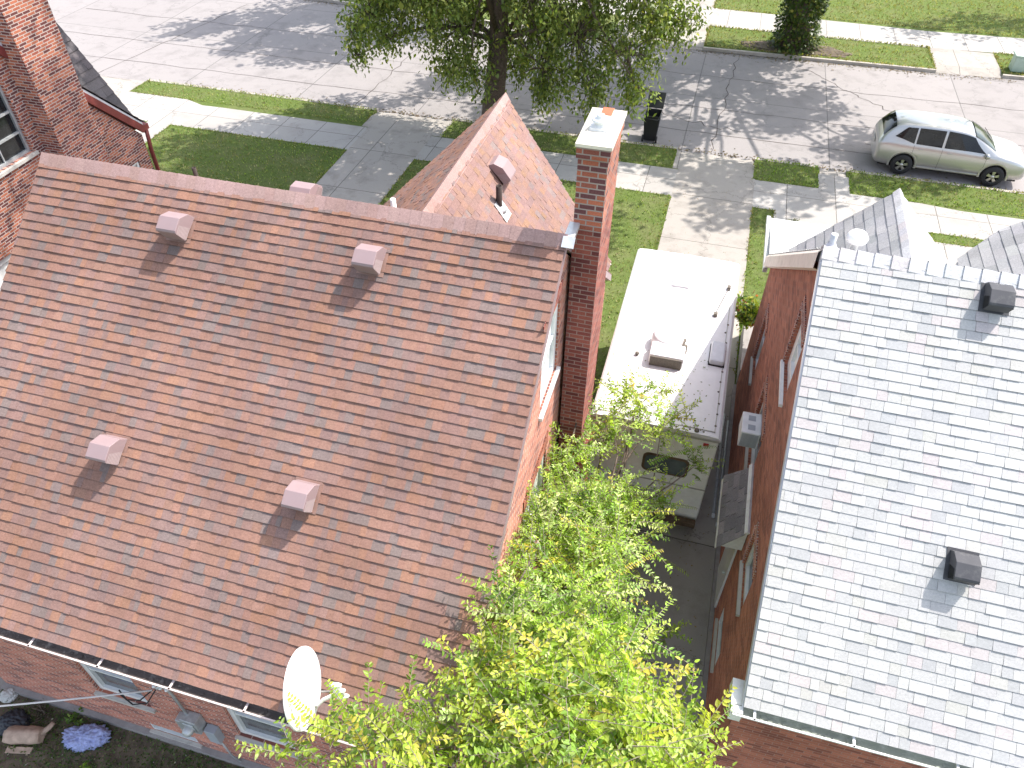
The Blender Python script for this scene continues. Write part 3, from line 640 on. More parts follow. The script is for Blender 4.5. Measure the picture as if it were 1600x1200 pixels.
mb = MB(); mb.box(-1.38, -1.18, 8.22, 8.42, 8.89, 8.93); mb.lathe((-1.28, 8.32, 8.93), [(.06, 0), (.06, .05), (.095, .055), (.1, .07), (.08, .085), (.02, .09)], 20); mb.lathe((-1.28, 8.32, 9.015), [(.045, 0), (.05, .04), (.0, .05)], 12)
mb.build('flue_cap', 'dish_white', ch)
mb = MB(); mb.box(-1.497, -1.37, 7.66, 8.015, 7.74, 7.8); mb.obox((-1.5, 7.56, 7.71), (1, 0, 0), V1, N1, .15, .14, .02); mb.build('ridge_flashing', 'flashing', ch)
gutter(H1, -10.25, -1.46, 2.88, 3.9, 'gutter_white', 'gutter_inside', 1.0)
mb = MB(); mb.box(-10.24, -1.46, 2.885, 2.91, 3.74, 3.92); mb.box(-10.24, -1.46, 2.91, 3.247, 3.74, 3.76); mb.build('fascia', 'cream_trim', H1)
for x0 in (-7.55, -5.1): window(H1, ('y', 3.25, -1), x0, x0 + .97, 1.2, 2.55, .1, ('white_frame', 'glass_grey'), 1, True, fw=.09)
window(H1, ('y', 3.25, -1), -6.95, -6.1, .16, .4, .06, ('white_frame', 'glass_green'), 0, True, fw=.03, name='basement_window')
window(H1, ('x', -1.5, 1), 6.76, 7.72, 5.6, 6.93, .08, ('white_frame', 'glass_glare'), 1, True, fw=.1, sillm='white_paint')
window(H1, ('x', -1.5, 1), 6.0, 7.3, 2.4, 4.5, .08, ('white_frame', 'glass_glare'), 1, True, fw=.08)
mb = MB()
for k in range(14): mb.box(-1.497, -1.484, 6.74 + k * .072, 6.8 + k * .072, 6.935, 7.13)
mb.build('window_arch', 'brick_dark', H1); mb = MB()
for k in range(19): mb.box(-1.497, -1.48, 5.97 + k * .072, 6.03 + k * .072, 4.505, 4.72)
mb.build('window_arch', 'brick_brown', H1)
# electric service
mb = MB(); mb.box(-5.86, -5.6, 3.08, 3.245, 1.28, 1.66); mb.box(-5.82, -5.64, 3.06, 3.079, 1.34, 1.6)
mb.lathe((-5.73, 3.06, 1.47), [(.08, 0), (.085, .05), (.06, .1), (0, .12)], 16, (0, -1, 0)); mt = mb.build('electric_meter', 'galvanised', H1, bev=.01)
mb = MB(); mb.box(-6.0, -5.88, 3.1, 3.245, 1.05, 1.5); mb.build('junction_box', 'galvanised', H1, bev=.008); mb = MB(); mb.box(-5.58, -5.4, 3.12, 3.245, .95, 1.35); mb.build('junction_box', 'ac_grey', H1, bev=.008)
mb = MB(); mb.tube([(-5.8, 3.19, 1.6), (-5.82, 3.19, 2.3), (-5.86, 3.16, 2.62), (-5.9, 3.1, 2.6)], .022); mb.build('conduit', 'galvanised', H1); mb = MB(); mb.tube([(-5.5, 3.2, 1.0), (-5.45, 3.2, .3), (-5.3, 3.2, .05)], .016); mb.build('conduit', 'galvanised', H1)
mb = MB()
for s in (0, .1, .2): mb.lathe((-6.0 + s, 3.2, 2.52), [(.0, 0), (.03, .01), (.02, .03), (.032, .05), (.018, .07), (0, .08)], 10, (0, -1, 0))
mb.build('insulator', 'ac_white', H1)
wr = thing('service_wire', (-6.0, 3.12, 2.5), 'pale overhead service wire crossing the back yard to the brick wall', 'wire')
mb = MB(); a, b_ = Vector((-6.0, 3.1, 2.5)), Vector((-11.3, .75, 3.2)); mb.tube([a.lerp(b_, i / 14) - Vector((0, 0, .5 * (i / 14) * (1 - i / 14))) for i in range(15)], .014, None, 6); mb.build('cable', 'wire_pale', wr, fix=False)
mb = MB(); mb.tube([(-6.0, 3.1, 2.5), (-6.25, 3.02, 2.2), (-6.5, 3.0, 2.1), (-6.6, 3.05, 2.25)], .01, None, 6); mb.tube([(-5.9, 3.08, 2.6), (-6.1, 3.0, 2.25), (-6.4, 2.98, 2.05), (-6.62, 3.03, 2.18)], .01, None, 6); mb.build('drip_loop', 'rubber', wr, fix=False)

# satellite dish
dc = Vector((-3.18, 2.86, 4.78)); dn = Vector((.967, .197, .163)).normalized()
DS = thing('satellite_dish', (-3.3, 3.15, 4.2), 'large white oval satellite dish over the corner of the brown shingle roof', 'satellite dish')
mb = MB(); a = dn.cross(Vector((0, 0, 1))).normalized(); b_ = a.cross(dn).normalized()
if b_.z < 0: b_ = -b_
def ring(rr, h, n=40): return [dc + a * math.cos(2 * math.pi * i / n) * rr * .41 + b_ * math.sin(2 * math.pi * i / n) * rr * .45 + dn * h for i in range(n)]
rs = [(1, .075), (1.03, .06), (.8, .035), (.55, .008), (.3, -.012), (.02, -.02)]
vs = sum([ring(r_, h_) for r_, h_ in [(1.03, .055), (1.03, .075), (1.0, .078), (.85, .04), (.6, .004), (.3, -.022), (.01, -.03)]], [])
vs2 = sum([ring(r_, h_) for r_, h_ in [(1.03, .055), (.85, .022), (.6, -.014), (.3, -.04), (.01, -.048)]], [])
for V_ in (vs, vs2): mb.mesh(V_, [(i * 40 + j, i * 40 + (j + 1) % 40, (i + 1) * 40 + (j + 1) % 40, (i + 1) * 40 + j) for i in range(len(V_) // 40 - 1) for j in range(40)], None, True)
mb.build('reflector', 'dish_white', DS, fix=False)
mb = MB(); foot = dc - b_ * .40 + dn * .05; lnb = dc + dn * .47 - b_ * .06; mb.tube([foot - dn * .1, foot + dn * .05, dc + dn * .2 - b_ * .28, lnb - b_ * .02], .022, None, 8); mb.build('feed_arm', 'dish_white', DS)
mb = MB(); L3 = a * 1.0; mb.tube([lnb - b_ * .14, lnb + b_ * .14], .022, None, 10); 
for s in (-.13, 0, .13): mb.lathe(lnb + b_ * s + dn * .02, [(0, -.09), (.035, -.09), (.032, -.02), (.02, .03), (.0, .04)], 12, dn)
mb.build('receiver_head', 'dish_white', DS)
mb = MB(); bk = dc - dn * .08 - b_ * .1; mb.tube([bk + b_ * .05, bk - dn * .06 - Vector((0, 0, .1)), (bk.x - .1, bk.y + .15, 4.15)], .026, None, 10)
mb.tube([bk - dn * .02, (bk.x + .25, bk.y + .3, 4.2)], .012, None, 8); mb.box(bk.x - .2, bk.x, bk.y + .05, bk.y + .27, 4.11, 4.13); mb.build('mast', 'galvanised', DS)

# ================================================================== RIGHT HOUSE (pale grey shingles)
H2 = thing('brick_house', (7, 4.75, 0), 'brown brick house under a pale silver grey shingle roof at the right', 'house')
mb = MB(); mb.prism([(1.7, 4.75, 0), (1.7, 14.2, 0), (1.7, 14.2, 3.72), (1.7, 8.81, 7.3), (1.7, 4.75, 4.12)], (11.3, 0, 0)); wall = mb.build('wall', 'brick_brown', H2)
cut(wall, [(1.5, 1.84, 8.45, 9.35, 5.1, 6.12), (1.5, 1.84, 12.0, 12.75, 2.25, 3.45), (1.5, 1.84, 8.95, 10.3, 2.5, 3.7), (1.5, 1.84, 6.35, 7.2, 2.8, 3.65), (1.5, 1.82, 6.5, 7.4, .7, 1.25)])
mb = MB(); mb.box(1.62, 1.697, 4.72, 14.2, 0, .15); mb.build('foundation', 'foundation', H2)
V2 = Vector((0, 4.44, 3.49)); L2 = V2.length; V2.normalize(); N2 = Vector((0, -V2.z, V2.y))
PG = [(5, (.44, .435, .425)), (3, (.465, .46, .45)), (3, (.42, .415, .41)), (1.3, (.45, .415, .41)), (1, (.44, .43, .405)), (1.4, (.385, .385, .385))]
mb = MB(); mb.prism([(1.62, 4.38, 3.965), (1.62, 8.81, 7.45), (1.62, 14.35, 3.76), (1.62, 14.35, 3.62), (1.62, 8.81, 7.28), (1.62, 4.42, 3.84)], (11.4, 0, 0)); roof = mb.build('roof', 'plastic_grey', H2)
shingles('shingles', roof, (0, 4.37, 3.98), (1, 0, 0), V2, L2, lambda v: 1.615, lambda v: 13, PG, wr=(.1, .26), jt=.02, thick=(.011, .017), tooth=.4, gap=.0015, e=.129, mat='shingle_pale')
VF2 = Vector((0, -5.54, 3.69)); shingles('shingles', roof, (0, 14.35, 3.78), (1, 0, 0), VF2, VF2.length, lambda v: 1.615, lambda v: 13, PG, e=.2, wr=(.3, .6))
CG = [(.6, .59, .6), (.66, .65, .66), (.55, .54, .56), (.6, .56, .56)]
mb = MB(); ridge_caps(mb, (1.6, 8.81, 7.47), (13, 8.81, 7.47), (0, -V2.y, -V2.z), (0, 5.54, -3.69), .15, .15, CG, .205, .02, .05, .03)
mb.build('ridge_cap', 'shingle', roof, tint=True)
def y2(z): return 8.81 + (7.47 - z) / .666
VA = Vector((1.62, 0, 1.62)); mb = MB(); mb.prism([(1.95, 14.38, 3.87), (3.6, 14.38, 5.52), (5.25, 14.38, 3.87), (5.2, 14.38, 3.75), (3.6, 14.38, 5.36), (2.0, 14.38, 3.75)], (0, -3.2, 0)); wr_ = mb.build('wing_roof', 'plastic_grey', H2)
PG2 = [(5, (.36, .355, .37)), (3, (.4, .395, .4)), (2, (.32, .32, .33))]  # darker copy of the greys: shade of the west slopes put into colour
shingles('shingles', wr_, (1.98, 0, 3.93), (0, 1, 0), VA, VA.length, lambda v: y2(3.93 + v * .707) - .1, lambda v: 14.42, PG2, wr=(.25, .34), e=.2, thick=(.012, .018))
shingles('shingles', wr_, (5.22, 0, 3.93), (0, 1, 0), (-1.62, 0, 1.62), VA.length, lambda v: y2(3.93 + v * .707) - .1, lambda v: 14.42, PG, wr=(.2, .4), e=.2)
mb = MB(); ridge_caps(mb, (3.6, 14.44, 5.565), (3.6, 11.5, 5.565), (1, 0, -1), (-1, 0, -1), .14, .13, CG, .2, .012, .04, .02); mb.build('ridge_cap', 'shingle', wr_, tint=True)
mb = MB(); mb.prism([(2.1, 14.2, 0), (5.1, 14.2, 0), (5.1, 14.2, 3.8), (3.6, 14.2, 5.3), (2.1, 14.2, 3.8)], (0, .12, 0)); mb.build('wing_wall', 'brick_brown', H2)
# second front bay, cut-corner roof
VB = Vector((3.2, 0, 2.24))
mb = MB(); mb.prism([(5.1, 14.35, 4.24), (5.8, 14.9, 4.73), (8.3, 14.9, 6.48), (8.3, 11, 6.48), (5.1, 11, 4.24)], (0, 0, -.14)); wb = mb.build('bay_roof', 'plastic_grey', H2)
shingles('shingles', wb, (5.1, 0, 4.29), (0, 1, 0), VB, VB.length, lambda v: y2(4.29 + v * .573) - .1, lambda v: min(14.4 + v * .65, 14.95), PG2, wr=(.25, .34), e=.2, thick=(.012, .018))
mb = MB(); mb.prism([(5.3, 14.2, 0), (8.2, 14.2, 0), (8.2, 14.2, 5.5), (5.3, 14.2, 4.2)], (0, .1, 0)); mb.build('bay_wall', 'brick_brown', H2)
# porch with white roof
mb = MB(); mb.mesh([(1.66, 14.3, 3.62), (3.9, 14.3, 3.62), (3.9, 16.45, 3.44), (1.66, 16.45, 3.44), (1.66, 14.3, 3.5), (3.9, 14.3, 3.5), (3.9, 16.45, 3.32), (1.66, 16.45, 3.32)], [(0, 1, 2, 3), (7, 6, 5, 4), (0, 4, 5, 1), (1, 5, 6, 2), (2, 6, 7, 3), (3, 7, 4, 0)]); pr_ = mb.build('porch_roof', 'white_paint', H2)
mb = MB(); mb.box(1.57, 1.657, 14.3, 16.5, 3.36, 3.46); mb.build('porch_gutter', 'galvanised', pr_)
mb = MB(); mb.box(1.7, 3.8, 14.35, 16.3, 0, .5); mb.build('porch_floor', 'foundation', H2)
for x, y in ((3.65, 16.2),):
    mb = MB(); mb.box(x, x + .14, y, y + .14, .5, 3.34); mb.build('porch_post', 'white_paint', H2, bev=.01)
mb = MB(); mb.box(4.6, 7.0, 16.2, 18.4, 0, .6); mb.box(5.0, 6.4, 18.4, 18.7, 0, .4); mb.box(5.0, 6.4, 18.7, 19.0, 0, .2); mb.build('front_steps', 'stone_pale', H2)
# sloping cream board along the front rake
mb = MB(); A_, B_ = Vector((1.61, 8.81, 7.46)), Vector((1.61, 14.35, 3.77)); dv = Vector((-.05, -.01, -.05)); dw = Vector((0, 0, -.24))
mb.face([A_, B_, B_ + dv, A_ + dv]); mb.face([A_ + dv, B_ + dv, B_ + dv + dw, A_ + dv + dw]); mb.face([A_ + dv + dw, B_ + dv + dw, B_ + Vector((.08, 0, -.32)), A_ + Vector((.08, 0, -.32))]); mb.face([B_, B_ + dv, B_ + dv + dw, B_ + Vector((.08, 0, -.32))])
mb.build('rake_board', 'cream_trim', roof)
mb = MB(); mb.obox((1.6, 4.38, 3.95), (0, 4.44, 3.49), (1, 0, 0), (0, 3.49, -4.44), L2, .02, .1); mb.build('rake_board', 'plastic_grey', roof)
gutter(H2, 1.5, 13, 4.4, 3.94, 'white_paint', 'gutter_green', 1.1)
mb = MB(); mb.box(1.48, 1.62, 4.3, 4.72, 3.72, 3.93); mb.box(1.62, 13, 4.405, 4.43, 3.74, 3.93); mb.box(1.62, 13, 4.43, 4.747, 3.74, 3.76); mb.build('fascia', 'white_paint', H2)
def onr2(x, y): return (x, y, 3.98 + (y - 4.37) * .786)
for x, y in ((3.63, 8.42), (3.68, 5.9)): hood_vent(H2, onr2(x, y), U, V2, N2, .27, .32, .22, 'vent_black', 'dark', dark='dark')
pipe(H2, 1.7, 8.9, 7.42, 7.64, .042, 'plastic_grey', 'plastic_grey')
mb = MB(); mb.lathe((2.02, 9.15, 7.2), [(.05, 0), (.05, .2), (.08, .22), (.13, .25), (.14, .3), (.1, .36), (0, .39)], 20); mb.build('vent_dome', 'dish_white', H2)
# west wall windows
window(H2, ('x', 1.7, -1), 8.45, 9.35, 5.1, 6.12, .1, ('white_frame', 'glass_glare'), 1, True, fw=.2, sillm='white_paint')
window(H2, ('x', 1.7, -1), 12.0, 12.75, 2.25, 3.45, .1, ('white_frame', 'glass_dark'), 1, True, fw=.06)
window(H2, ('x', 1.7, -1), 8.95, 10.3, 2.5, 3.7, .1, ('white_frame', 'glass_dark'), 1, True, fw=.08)
window(H2, ('x', 1.7, -1), 6.35, 7.2, 2.8, 3.65, .08, ('white_frame', 'glass_dark'), 0, True, fw=.09)
window(H2, ('x', 1.7, -1), 6.5, 7.4, .7, 1.25, .06, ('white_frame', 'glass_dark'), 0, True, fw=.05, name='basement_window')
mb = MB()
for (ya, z0, z1) in ((9.352, 5.1, 6.12), (12.752, 2.25, 3.45), (10.302, 2.5, 3.7), (7.202, 2.8, 3.65)):
    zz = z0
    while zz < z1: mb.box(1.68, 1.699, ya, ya + .11, zz, zz + .062); zz += .078
for (y0_, y1_, z1) in ((8.45, 9.35, 6.125), (12.0, 12.75, 3.455), (8.95, 10.3, 3.705), (6.35, 7.2, 3.655)):
    yy = y0_
    while yy < y1_: mb.box(1.682, 1.699, yy, yy + .06, z1, z1 + .2); yy += .075
mb.build('brick_surround', 'brick_old', H2)
# side door hood
HD = MB(); HD.prism([(1.31, 7.55, 2.62), (1.7, 7.55, 3.14), (1.7, 8.9, 3.14), (1.31, 9.0, 2.62)], (-.03, 0, -.08)); hd = HD.build('door_hood', 'white_paint', H2)
VH = Vector((.4, 0, .52)); PH = [(4, (.26, .24, .25)), (3, (.22, .205, .215)), (2, (.3, .27, .28))]
shingles('shingles', hd, (1.3, 0, 2.63), (0, 1, 0), VH, VH.length + .02, lambda v: 7.5 + v * .04, lambda v: 9.03 - v * .2, PH, e=.125, wr=(.26, .32), thick=(.008, .012), gap=.004)
mb = MB(); mb.obox((1.66, 7.5, 3.11), (0, 1, 0), VH, (-.52, 0, .4), 1.42, .07, .05); mb.prism([(1.33, 7.58, 2.6), (1.69, 7.58, 2.6), (1.69, 7.58, 3.06)], (0, .04, 0)); mb.prism([(1.33, 8.88, 2.6), (1.69, 8.88, 2.6), (1.69, 8.88, 3.06)], (0, .04, 0)); mb.build('hood_trim', 'white_paint', hd)
mb = MB(); mb.box(1.66, 1.697, 7.9, 8.75, .3, 2.35); dr = mb.build('side_door', 'white_frame', H2); mb = MB(); mb.lathe((1.66, 8.0, 1.3), [(0, -.07), (.03, -.06), (.02, 0)], 10, (1, 0, 0)); mb.build('handle', 'galvanised', dr)
AC = thing('window_air_conditioner', (1.52, 9.15, 2.95), 'white window air conditioner jutting from the side wall of the grey roofed house', 'air conditioner')
mb = MB(); mb.box(1.4, 1.72, 9.3, 9.8, 3.15, 3.5); mb.build('casing', 'ac_white', AC, bev=.012)
mb = MB()
for k in range(2): mb.box(1.5, 1.62, 9.38 + k * .22, 9.5 + k * .22, 3.501, 3.505)
mb.build('top_grille', 'ac_grey', AC); mb = MB()
for k in range(12): mb.box(1.42, 1.69, 9.294, 9.299, 3.17 + k * .026, 3.185 + k * .026)
mb.build('side_grille', 'ac_grey', AC)
for x, y0_, y1_, lb in ((1.5, 10.2, 13.2, 'pale metal pipe lying beside the wall, nearer the driveway'), (1.6, 10.0, 13.0, 'pale metal pipe lying tight against the brown brick wall')):
    t = thing('metal_pipe', (x, 11.5, .01), lb, 'pipe', 'pipes lying along the driveway wall'); mb = MB(); mb.tube([(x, y0_, .05), (x - .01, (y0_ + y1_) / 2, .055), (x, y1_, .05)], .03, None, 10); mb.build('tube', 'galvanised', t)
    mb = MB(); mb.tube([(x, y0_ - .06, .05), (x, y0_ + .02, .05)], .036, None, 10); mb.build('collar', 'ac_white', t)

# ================================================================== NEIGHBOUR AT THE LEFT
H3 = thing('brick_house', (-16, 8, 0), 'tall red brick neighbouring house with chimney breast at the left edge', 'house')
mb = MB(); mb.prism([(-12, 3, 0), (-12, 12.9, 0), (-12, 12.9, 5.3), (-12, 8, 10.3), (-12, 3, 5.5)], (-10, 0, 0)); wall = mb.build('wall', 'brick_old', H3)
cut(wall, [(-12.15, -11.9, 9.0, 10.16, 6.22, 7.75), (-12.15, -11.9, 7.2, 8.95, 3.2, 4.9), (-12.15, -11.9, 12.1, 12.55, 3.9, 4.85)])
mb = MB(); mb.box(-11.998, -11.62, 10.42, 11.42, 0, 12); mb.build('chimney', 'brick_old', H3)
mb = MB(); o_ = .12
mb.prism([(-11.93, 3 - .3, 5.25), (-11.93, 8, 10.5), (-11.93, 12.95, 5.55), (-11.93, 12.95, 5.4), (-11.93, 8, 10.3), (-11.93, 2.7, 5.1)], (-10.2, 0, 0)); roof = mb.build('roof', 'plastic_grey', H3)
PD = [(5, (.14, .125, .13)), (3, (.165, .15, .155)), (2, (.115, .105, .11))]
VN = Vector((0, -5.0, 5.0)); shingles('shingles', roof, (0, 13.0, 5.54), (1, 0, 0), VN, VN.length, lambda v: -22, lambda v: -11.9, PD, e=.2, wr=(.3, .6))
mb = MB()
a_, b_ = Vector((-11.98, 13.0, 5.44)), Vector((-11.98, 8, 10.4)); dv = (b_ - a_)
mb.obox(a_, dv, (1, 0, 0), (0, -dv.z, dv.y), dv.length, .07, .14); mb.build('rake_board', 'red_trim', roof)
# steeper front wing
VX = Vector((-2.0, 0, 3.4))
mb = MB(); mb.prism([(-12.3, 13.15, 5.3), (-14.2, 13.15, 8.5), (-16.1, 13.15, 5.3)], (0, -3.4, 0)); w3 = mb.build('wing_roof', 'plastic_grey', H3)
shingles('shingles', w3, (-12.22, 0, 5.33), (0, 1, 0), VX, VX.length, lambda v: 12.9 - v * .85, lambda v: 13.2, PD, e=.2, wr=(.3, .5))
window(H3, ('x', -12, 1), 9.0, 10.16, 6.22, 7.75, .12, ('galvanised', 'glass_dark'), 3, True, fw=.05, vbars=1)
window(H3, ('x', -12, 1), 7.2, 8.95, 3.2, 4.9, .1, ('white_frame', 'glass_glare'), 1, True, fw=.12)
window(H3, ('x', -12, 1), 12.1, 12.55, 3.9, 4.85, .08, ('white_frame', 'glass_glare'), 1, True, fw=.06)
mb = MB(); mb.tube([(-11.97, 13.05, 5.45), (-11.93, 12.98, 5.2), (-11.95, 12.96, 4.9), (-11.95, 12.96, .2)], .045, None, 8); mb.box(-12.3, -11.92, 12.96, 13.1, 5.36, 5.48); mb.build('downspout', 'red_trim', H3)

# ================================================================== CAMPER TRAILER in the driveway
CT = thing('camper_trailer', (0, 12.5, .01), 'white camper trailer parked in the shaded driveway between the two brick houses', 'camper')
x0, x1, y0, y1, zt = -1.17, 1.14, 9.62, 15.5, 2.92
mb = MB(); mb.prism([(x0, 9.7, .35), (x0, y0, .6), (x0, y0, 2.84), (x0, y1 - .35, 2.84), (x0, y1, 2.3), (x0, y1 - .3, .35)], (x1 - x0, 0, 0)); body = mb.build('body', 'camper_wall', CT, bev=.03)
mb = MB(); n = 10; prof = [(x0 - .012, 2.8), (x0 - .012, 2.86), (x0 + .03, 2.9), (x0 + .2, zt + .0), (0, zt + .015), (x1 - .2, zt), (x1 - .03, 2.9), (x1 + .012, 2.86), (x1 + .012, 2.8)]
for (xa, za), (xb, zb) in zip(prof[:-1], prof[1:]):
    mb.face([(xa, y0 - .012, za), (xb, y0 - .012, zb), (xb, y1 - .33, zb), (xa, y1 - .33, za)], None, True); mb.face([(xa, y1 - .33, za), (xb, y1 - .33, zb), (xb, y1 + .01, zb - .45), (xa, y1 + .01, za - .45)], None, True)
mb.face([(x, y0 - .012, z) for x, z in prof]); roof = mb.build('roof', 'camper_white', CT, fix=False, weld=True)
mb = MB(); 
mb.box(x1 - .115, x1 - .1, y0 + .1, y1 - .4, 2.905, 2.922); mb.box(x0 + .1, x1 - .1, y0 + .1, y0 + .115, 2.915, 2.936); mb.box(x0 + .1, x0 + .115, y0 + .1, y1 - .4, 2.905, 2.922); mb.box(x1 + .004, x1 + .022, y0, y1 - .35, 2.79, 2.86)
mb.box(x0, x1, y0 - .03, y0 - .013, 2.8, 2.85); mb.build('edge_trim', 'camper_band', roof)
mb = MB()
for i in range(11):
    yy = y0 + .25 + i * .3 + rnd.uniform(-.03, .03); mb.lathe((x1 - .11 + rnd.uniform(-.02, .02), yy, 2.918), [(.022, 0), (.018, .01), (0, .012)], 8)
for i in range(9): mb.lathe((x1 - .3 - i * .24, y0 + .06, 2.928), [(.02, 0), (.014, .01), (0, .011)], 8)
mb.lathe((x1 - .42, y0 + .055, 2.926), [(.045, 0), (.04, .03), (0, .035)], 12); mb.build('sealant_dot', 'grille', roof)
mb = MB(); mb.box(-.38, .28, 11.2, 11.62, zt + .01, zt + .27); ac = mb.build('roof_air_conditioner', 'camper_white', CT, bev=.035)
mb = MB(); mb.box(-.355, .255, 11.17, 11.198, zt + .02, zt + .24)
for k in range(12): mb.box(-.35 + k * .05, -.335 + k * .05, 11.163, 11.17, zt + .03, zt + .23)
mb.build('condenser_grille', 'grille', ac)
mb = MB(); mb.lathe((-.1, 11.85, zt), [(.31, 0), (.31, .22), (.27, .3), (.15, .34), (0, .345)], 28); mb.box(-.36, .2, 11.6, 12.0, zt, zt + .12); mb.build('shroud', 'camper_white', ac, bev=.02)
mb = MB(); mb.tube([(.16, 11.75, zt + .05), (.22, 11.85, zt + .16), (.24, 12.0, zt + .1)], .035, None, 8); mb.lathe((.25, 11.72, zt), [(.06, 0), (.06, .18), (0, .19)], 10); mb.build('motor', 'grille', ac)
mb = MB(); mb.box(-.24, .14, 13.85, 14.2, zt + .01, zt + .06); mb.build('roof_hatch', 'camper_white', CT, bev=.015)
mb = MB(); mb.box(.76, 1.05, 11.5, 12.12, zt, zt + .14); vc = mb.build('fridge_vent', 'plastic_grey', CT, bev=.045)
mb = MB(); mb.box(.75, 1.06, 11.49, 12.13, zt - .005, zt + .02); mb.build('vent_base', 'dark', vc)
mb = MB(); mb.tube([(.97, 14.1, zt + .05), (.76, 13.1, zt + .05)], .008, None, 6); mb.box(.93, 1.0, 14.05, 14.15, zt - .01, zt + .08); mb.box(.72, .8, 13.03, 13.12, zt - .01, zt + .08); mb.build('antenna', 'grille', CT, bev=.01)
for x, y in ((-.62, 11.4),): mb = MB(); mb.lathe((x, y, zt), [(.03, 0), (.03, .04), (.045, .05), (.04, .07), (0, .075)], 12); mb.build('pipe_cap', 'grille', CT)
mb = MB(); 
def rrect(m_, xa, xb, za, zb, r, ya, yb):
    pts = []
    for cx_, cz_, a0 in ((xb - r, zb - r, 0), (xa + r, zb - r, 90), (xa + r, za + r, 180), (xb - r, za + r, 270)):
        pts += [(cx_ + r * math.cos(R(a0 + t)), ya, cz_ + r * math.sin(R(a0 + t))) for t in range(0, 91, 15)]
    m_.prism(pts, (0, yb - ya, 0))
rrect(mb, -.12, .74, 1.68, 2.18, .12, y0 - .016, y0 - .001); wf = mb.build('window', 'leaf_litter', CT); mb = MB(); rrect(mb, -.07, .69, 1.73, 2.13, .09, y0 - .022, y0 - .017); mb.build('pane', 'glass_camper', wf)
mb = MB(); mb.box(x0, x1, y0 - .012, y0 - .001, 1.42, 1.45); mb.build('belt_line', 'camper_band', body)
for x in (.93, -.95): mb = MB(); mb.box(x - .05, x + .05, y0 - .03, y0 - .002, 2.66, 2.72); mb.build('clearance_light', 'red_lens', CT, bev=.008)
for x in (-.95,): mb = MB(); mb.box(x - .1, x + .1, y0 - .03, y0 + .02, .98, 1.12); mb.build('tail_light', 'red_lens', CT, bev=.01)
mb = MB(); mb.box(x0 + .1, x1 - .02, 9.5, 9.62, .36, .5); mb.build('bumper', 'leaf_litter', CT, bev=.01)
mb = MB(); mb.box(-.5, .2, y0 - .02, y0 - .003, .93, 1.15); mb.build('plate_panel', 'camper_band', CT)
for sx in (x0 + .02, x1 - .24):
    for yy in (12.1, 12.95):
        mb = MB(); mb.lathe((sx, yy, .36), [(.2, 0), (.33, .0), (.36, .03), (.36, .19), (.33, .22), (.2, .22)], 24, (1, 0, 0)); wl = mb.build('wheel', 'tyre', CT); mb = MB(); mb.lathe((sx + .01, yy, .36), [(0, .0), (.2, .01), (.2, .2), (0, .2)], 20, (1, 0, 0)); mb.build('rim', 'alloy', wl)
mb = MB(); mb.box(-.9, .9, 9.8, 15.2, .4, .56); mb.tube([(-.7, 15.3, .45), (0, 16.6, .42)], .05); mb.tube([(.7, 15.3, .45), (0, 16.6, .42)], .05); mb.tube([(0, 16.4, .0), (0, 16.4, .7)], .03); mb.build('frame', 'dark', CT)
mb = MB(); mb.box(x1 + .001, x1 + .008, 13.6, 14.3, .8, 2.6); mb.build('door', 'camper_wall', CT); mb = MB(); mb.box(x1 + .001, x1 + .01, 10.6, 11.7, 1.6, 2.2); mb.build('side_window', 'glass_dark', CT)
n = 260; rg = np.random.default_rng(3); P = np.stack([rg.uniform(-1.1, .9, n), 9.7 + rg.random(n) ** 1.6 * 2.3, np.full(n, zt + .03)], 1)
o = leaves('fallen_leaves', P, rand_dir(rg, n) * [[1, 1, .1]], rand_dir(rg, n) * .25 + [[0, 0, 1.]], rg.uniform(.025, .05, n), .5, leaf_tint(rg, n, [(.12, .11, .05, 1), (.1, .14, .04, 1)], .3), None, False, 'leaf')
tag(o, 'loose fallen leaves scattered on the white camper roof', 'fallen leaves', kind='stuff')

# ================================================================== SILVER CAR at the kerb
CAR = thing('parked_car', (7.9, 27.62, ZR), 'silver estate car parked at the kerb on the right, the only car', 'car')
CX, CY, CZ, CA = 7.93, 27.75, ZR + .03, R(-1.0)
ca_, sa_ = math.cos(CA), math.sin(CA)
def cw(p): return (CX + p[0] * ca_ - p[1] * sa_, CY + p[0] * sa_ + p[1] * ca_, CZ + p[2])
# stations: x, underside z, half width at waist, belt z, roof z, roof half width (None = hood/no cabin)
ST = [(-2.44, .42, .70, .80, .86, .60), (-2.42, .34, .80, .95, 1.02, .68), (-2.36, .28, .86, 1.02, 1.12, .70), (-2.28, .24, .885, 1.04, 1.28, .68), (-2.12, .22, .905, 1.05, 1.48, .66), (-1.96, .21, .915, 1.055, 1.615, .645), (-1.7, .2, .92, 1.05, 1.665, .64), (-1.3, .2, .92, 1.04, 1.685, .645), (-.8, .2, .915, 1.03, 1.69, .65), (-.3, .2, .915, 1.02, 1.685, .65), (.15, .2, .915, 1.01, 1.655, .64), (.45, .2, .915, 1.005, 1.59, .63), (.8, .2, .915, 1.0, 1.42, .64), (1.1, .2, .915, .995, 1.24, .67), (1.3, .2, .915, .985, 1.1, .72), (1.5, .2, .915, .96, 1.06, .72), (1.8, .2, .91, .92, 1.02, .7), (2.05, .21, .9, .87, .97, .66), (2.25, .22, .86, .8, .9, .6), (2.38, .24, .78, .7, .79, .52), (2.44, .3, .66, .58, .64, .42)]
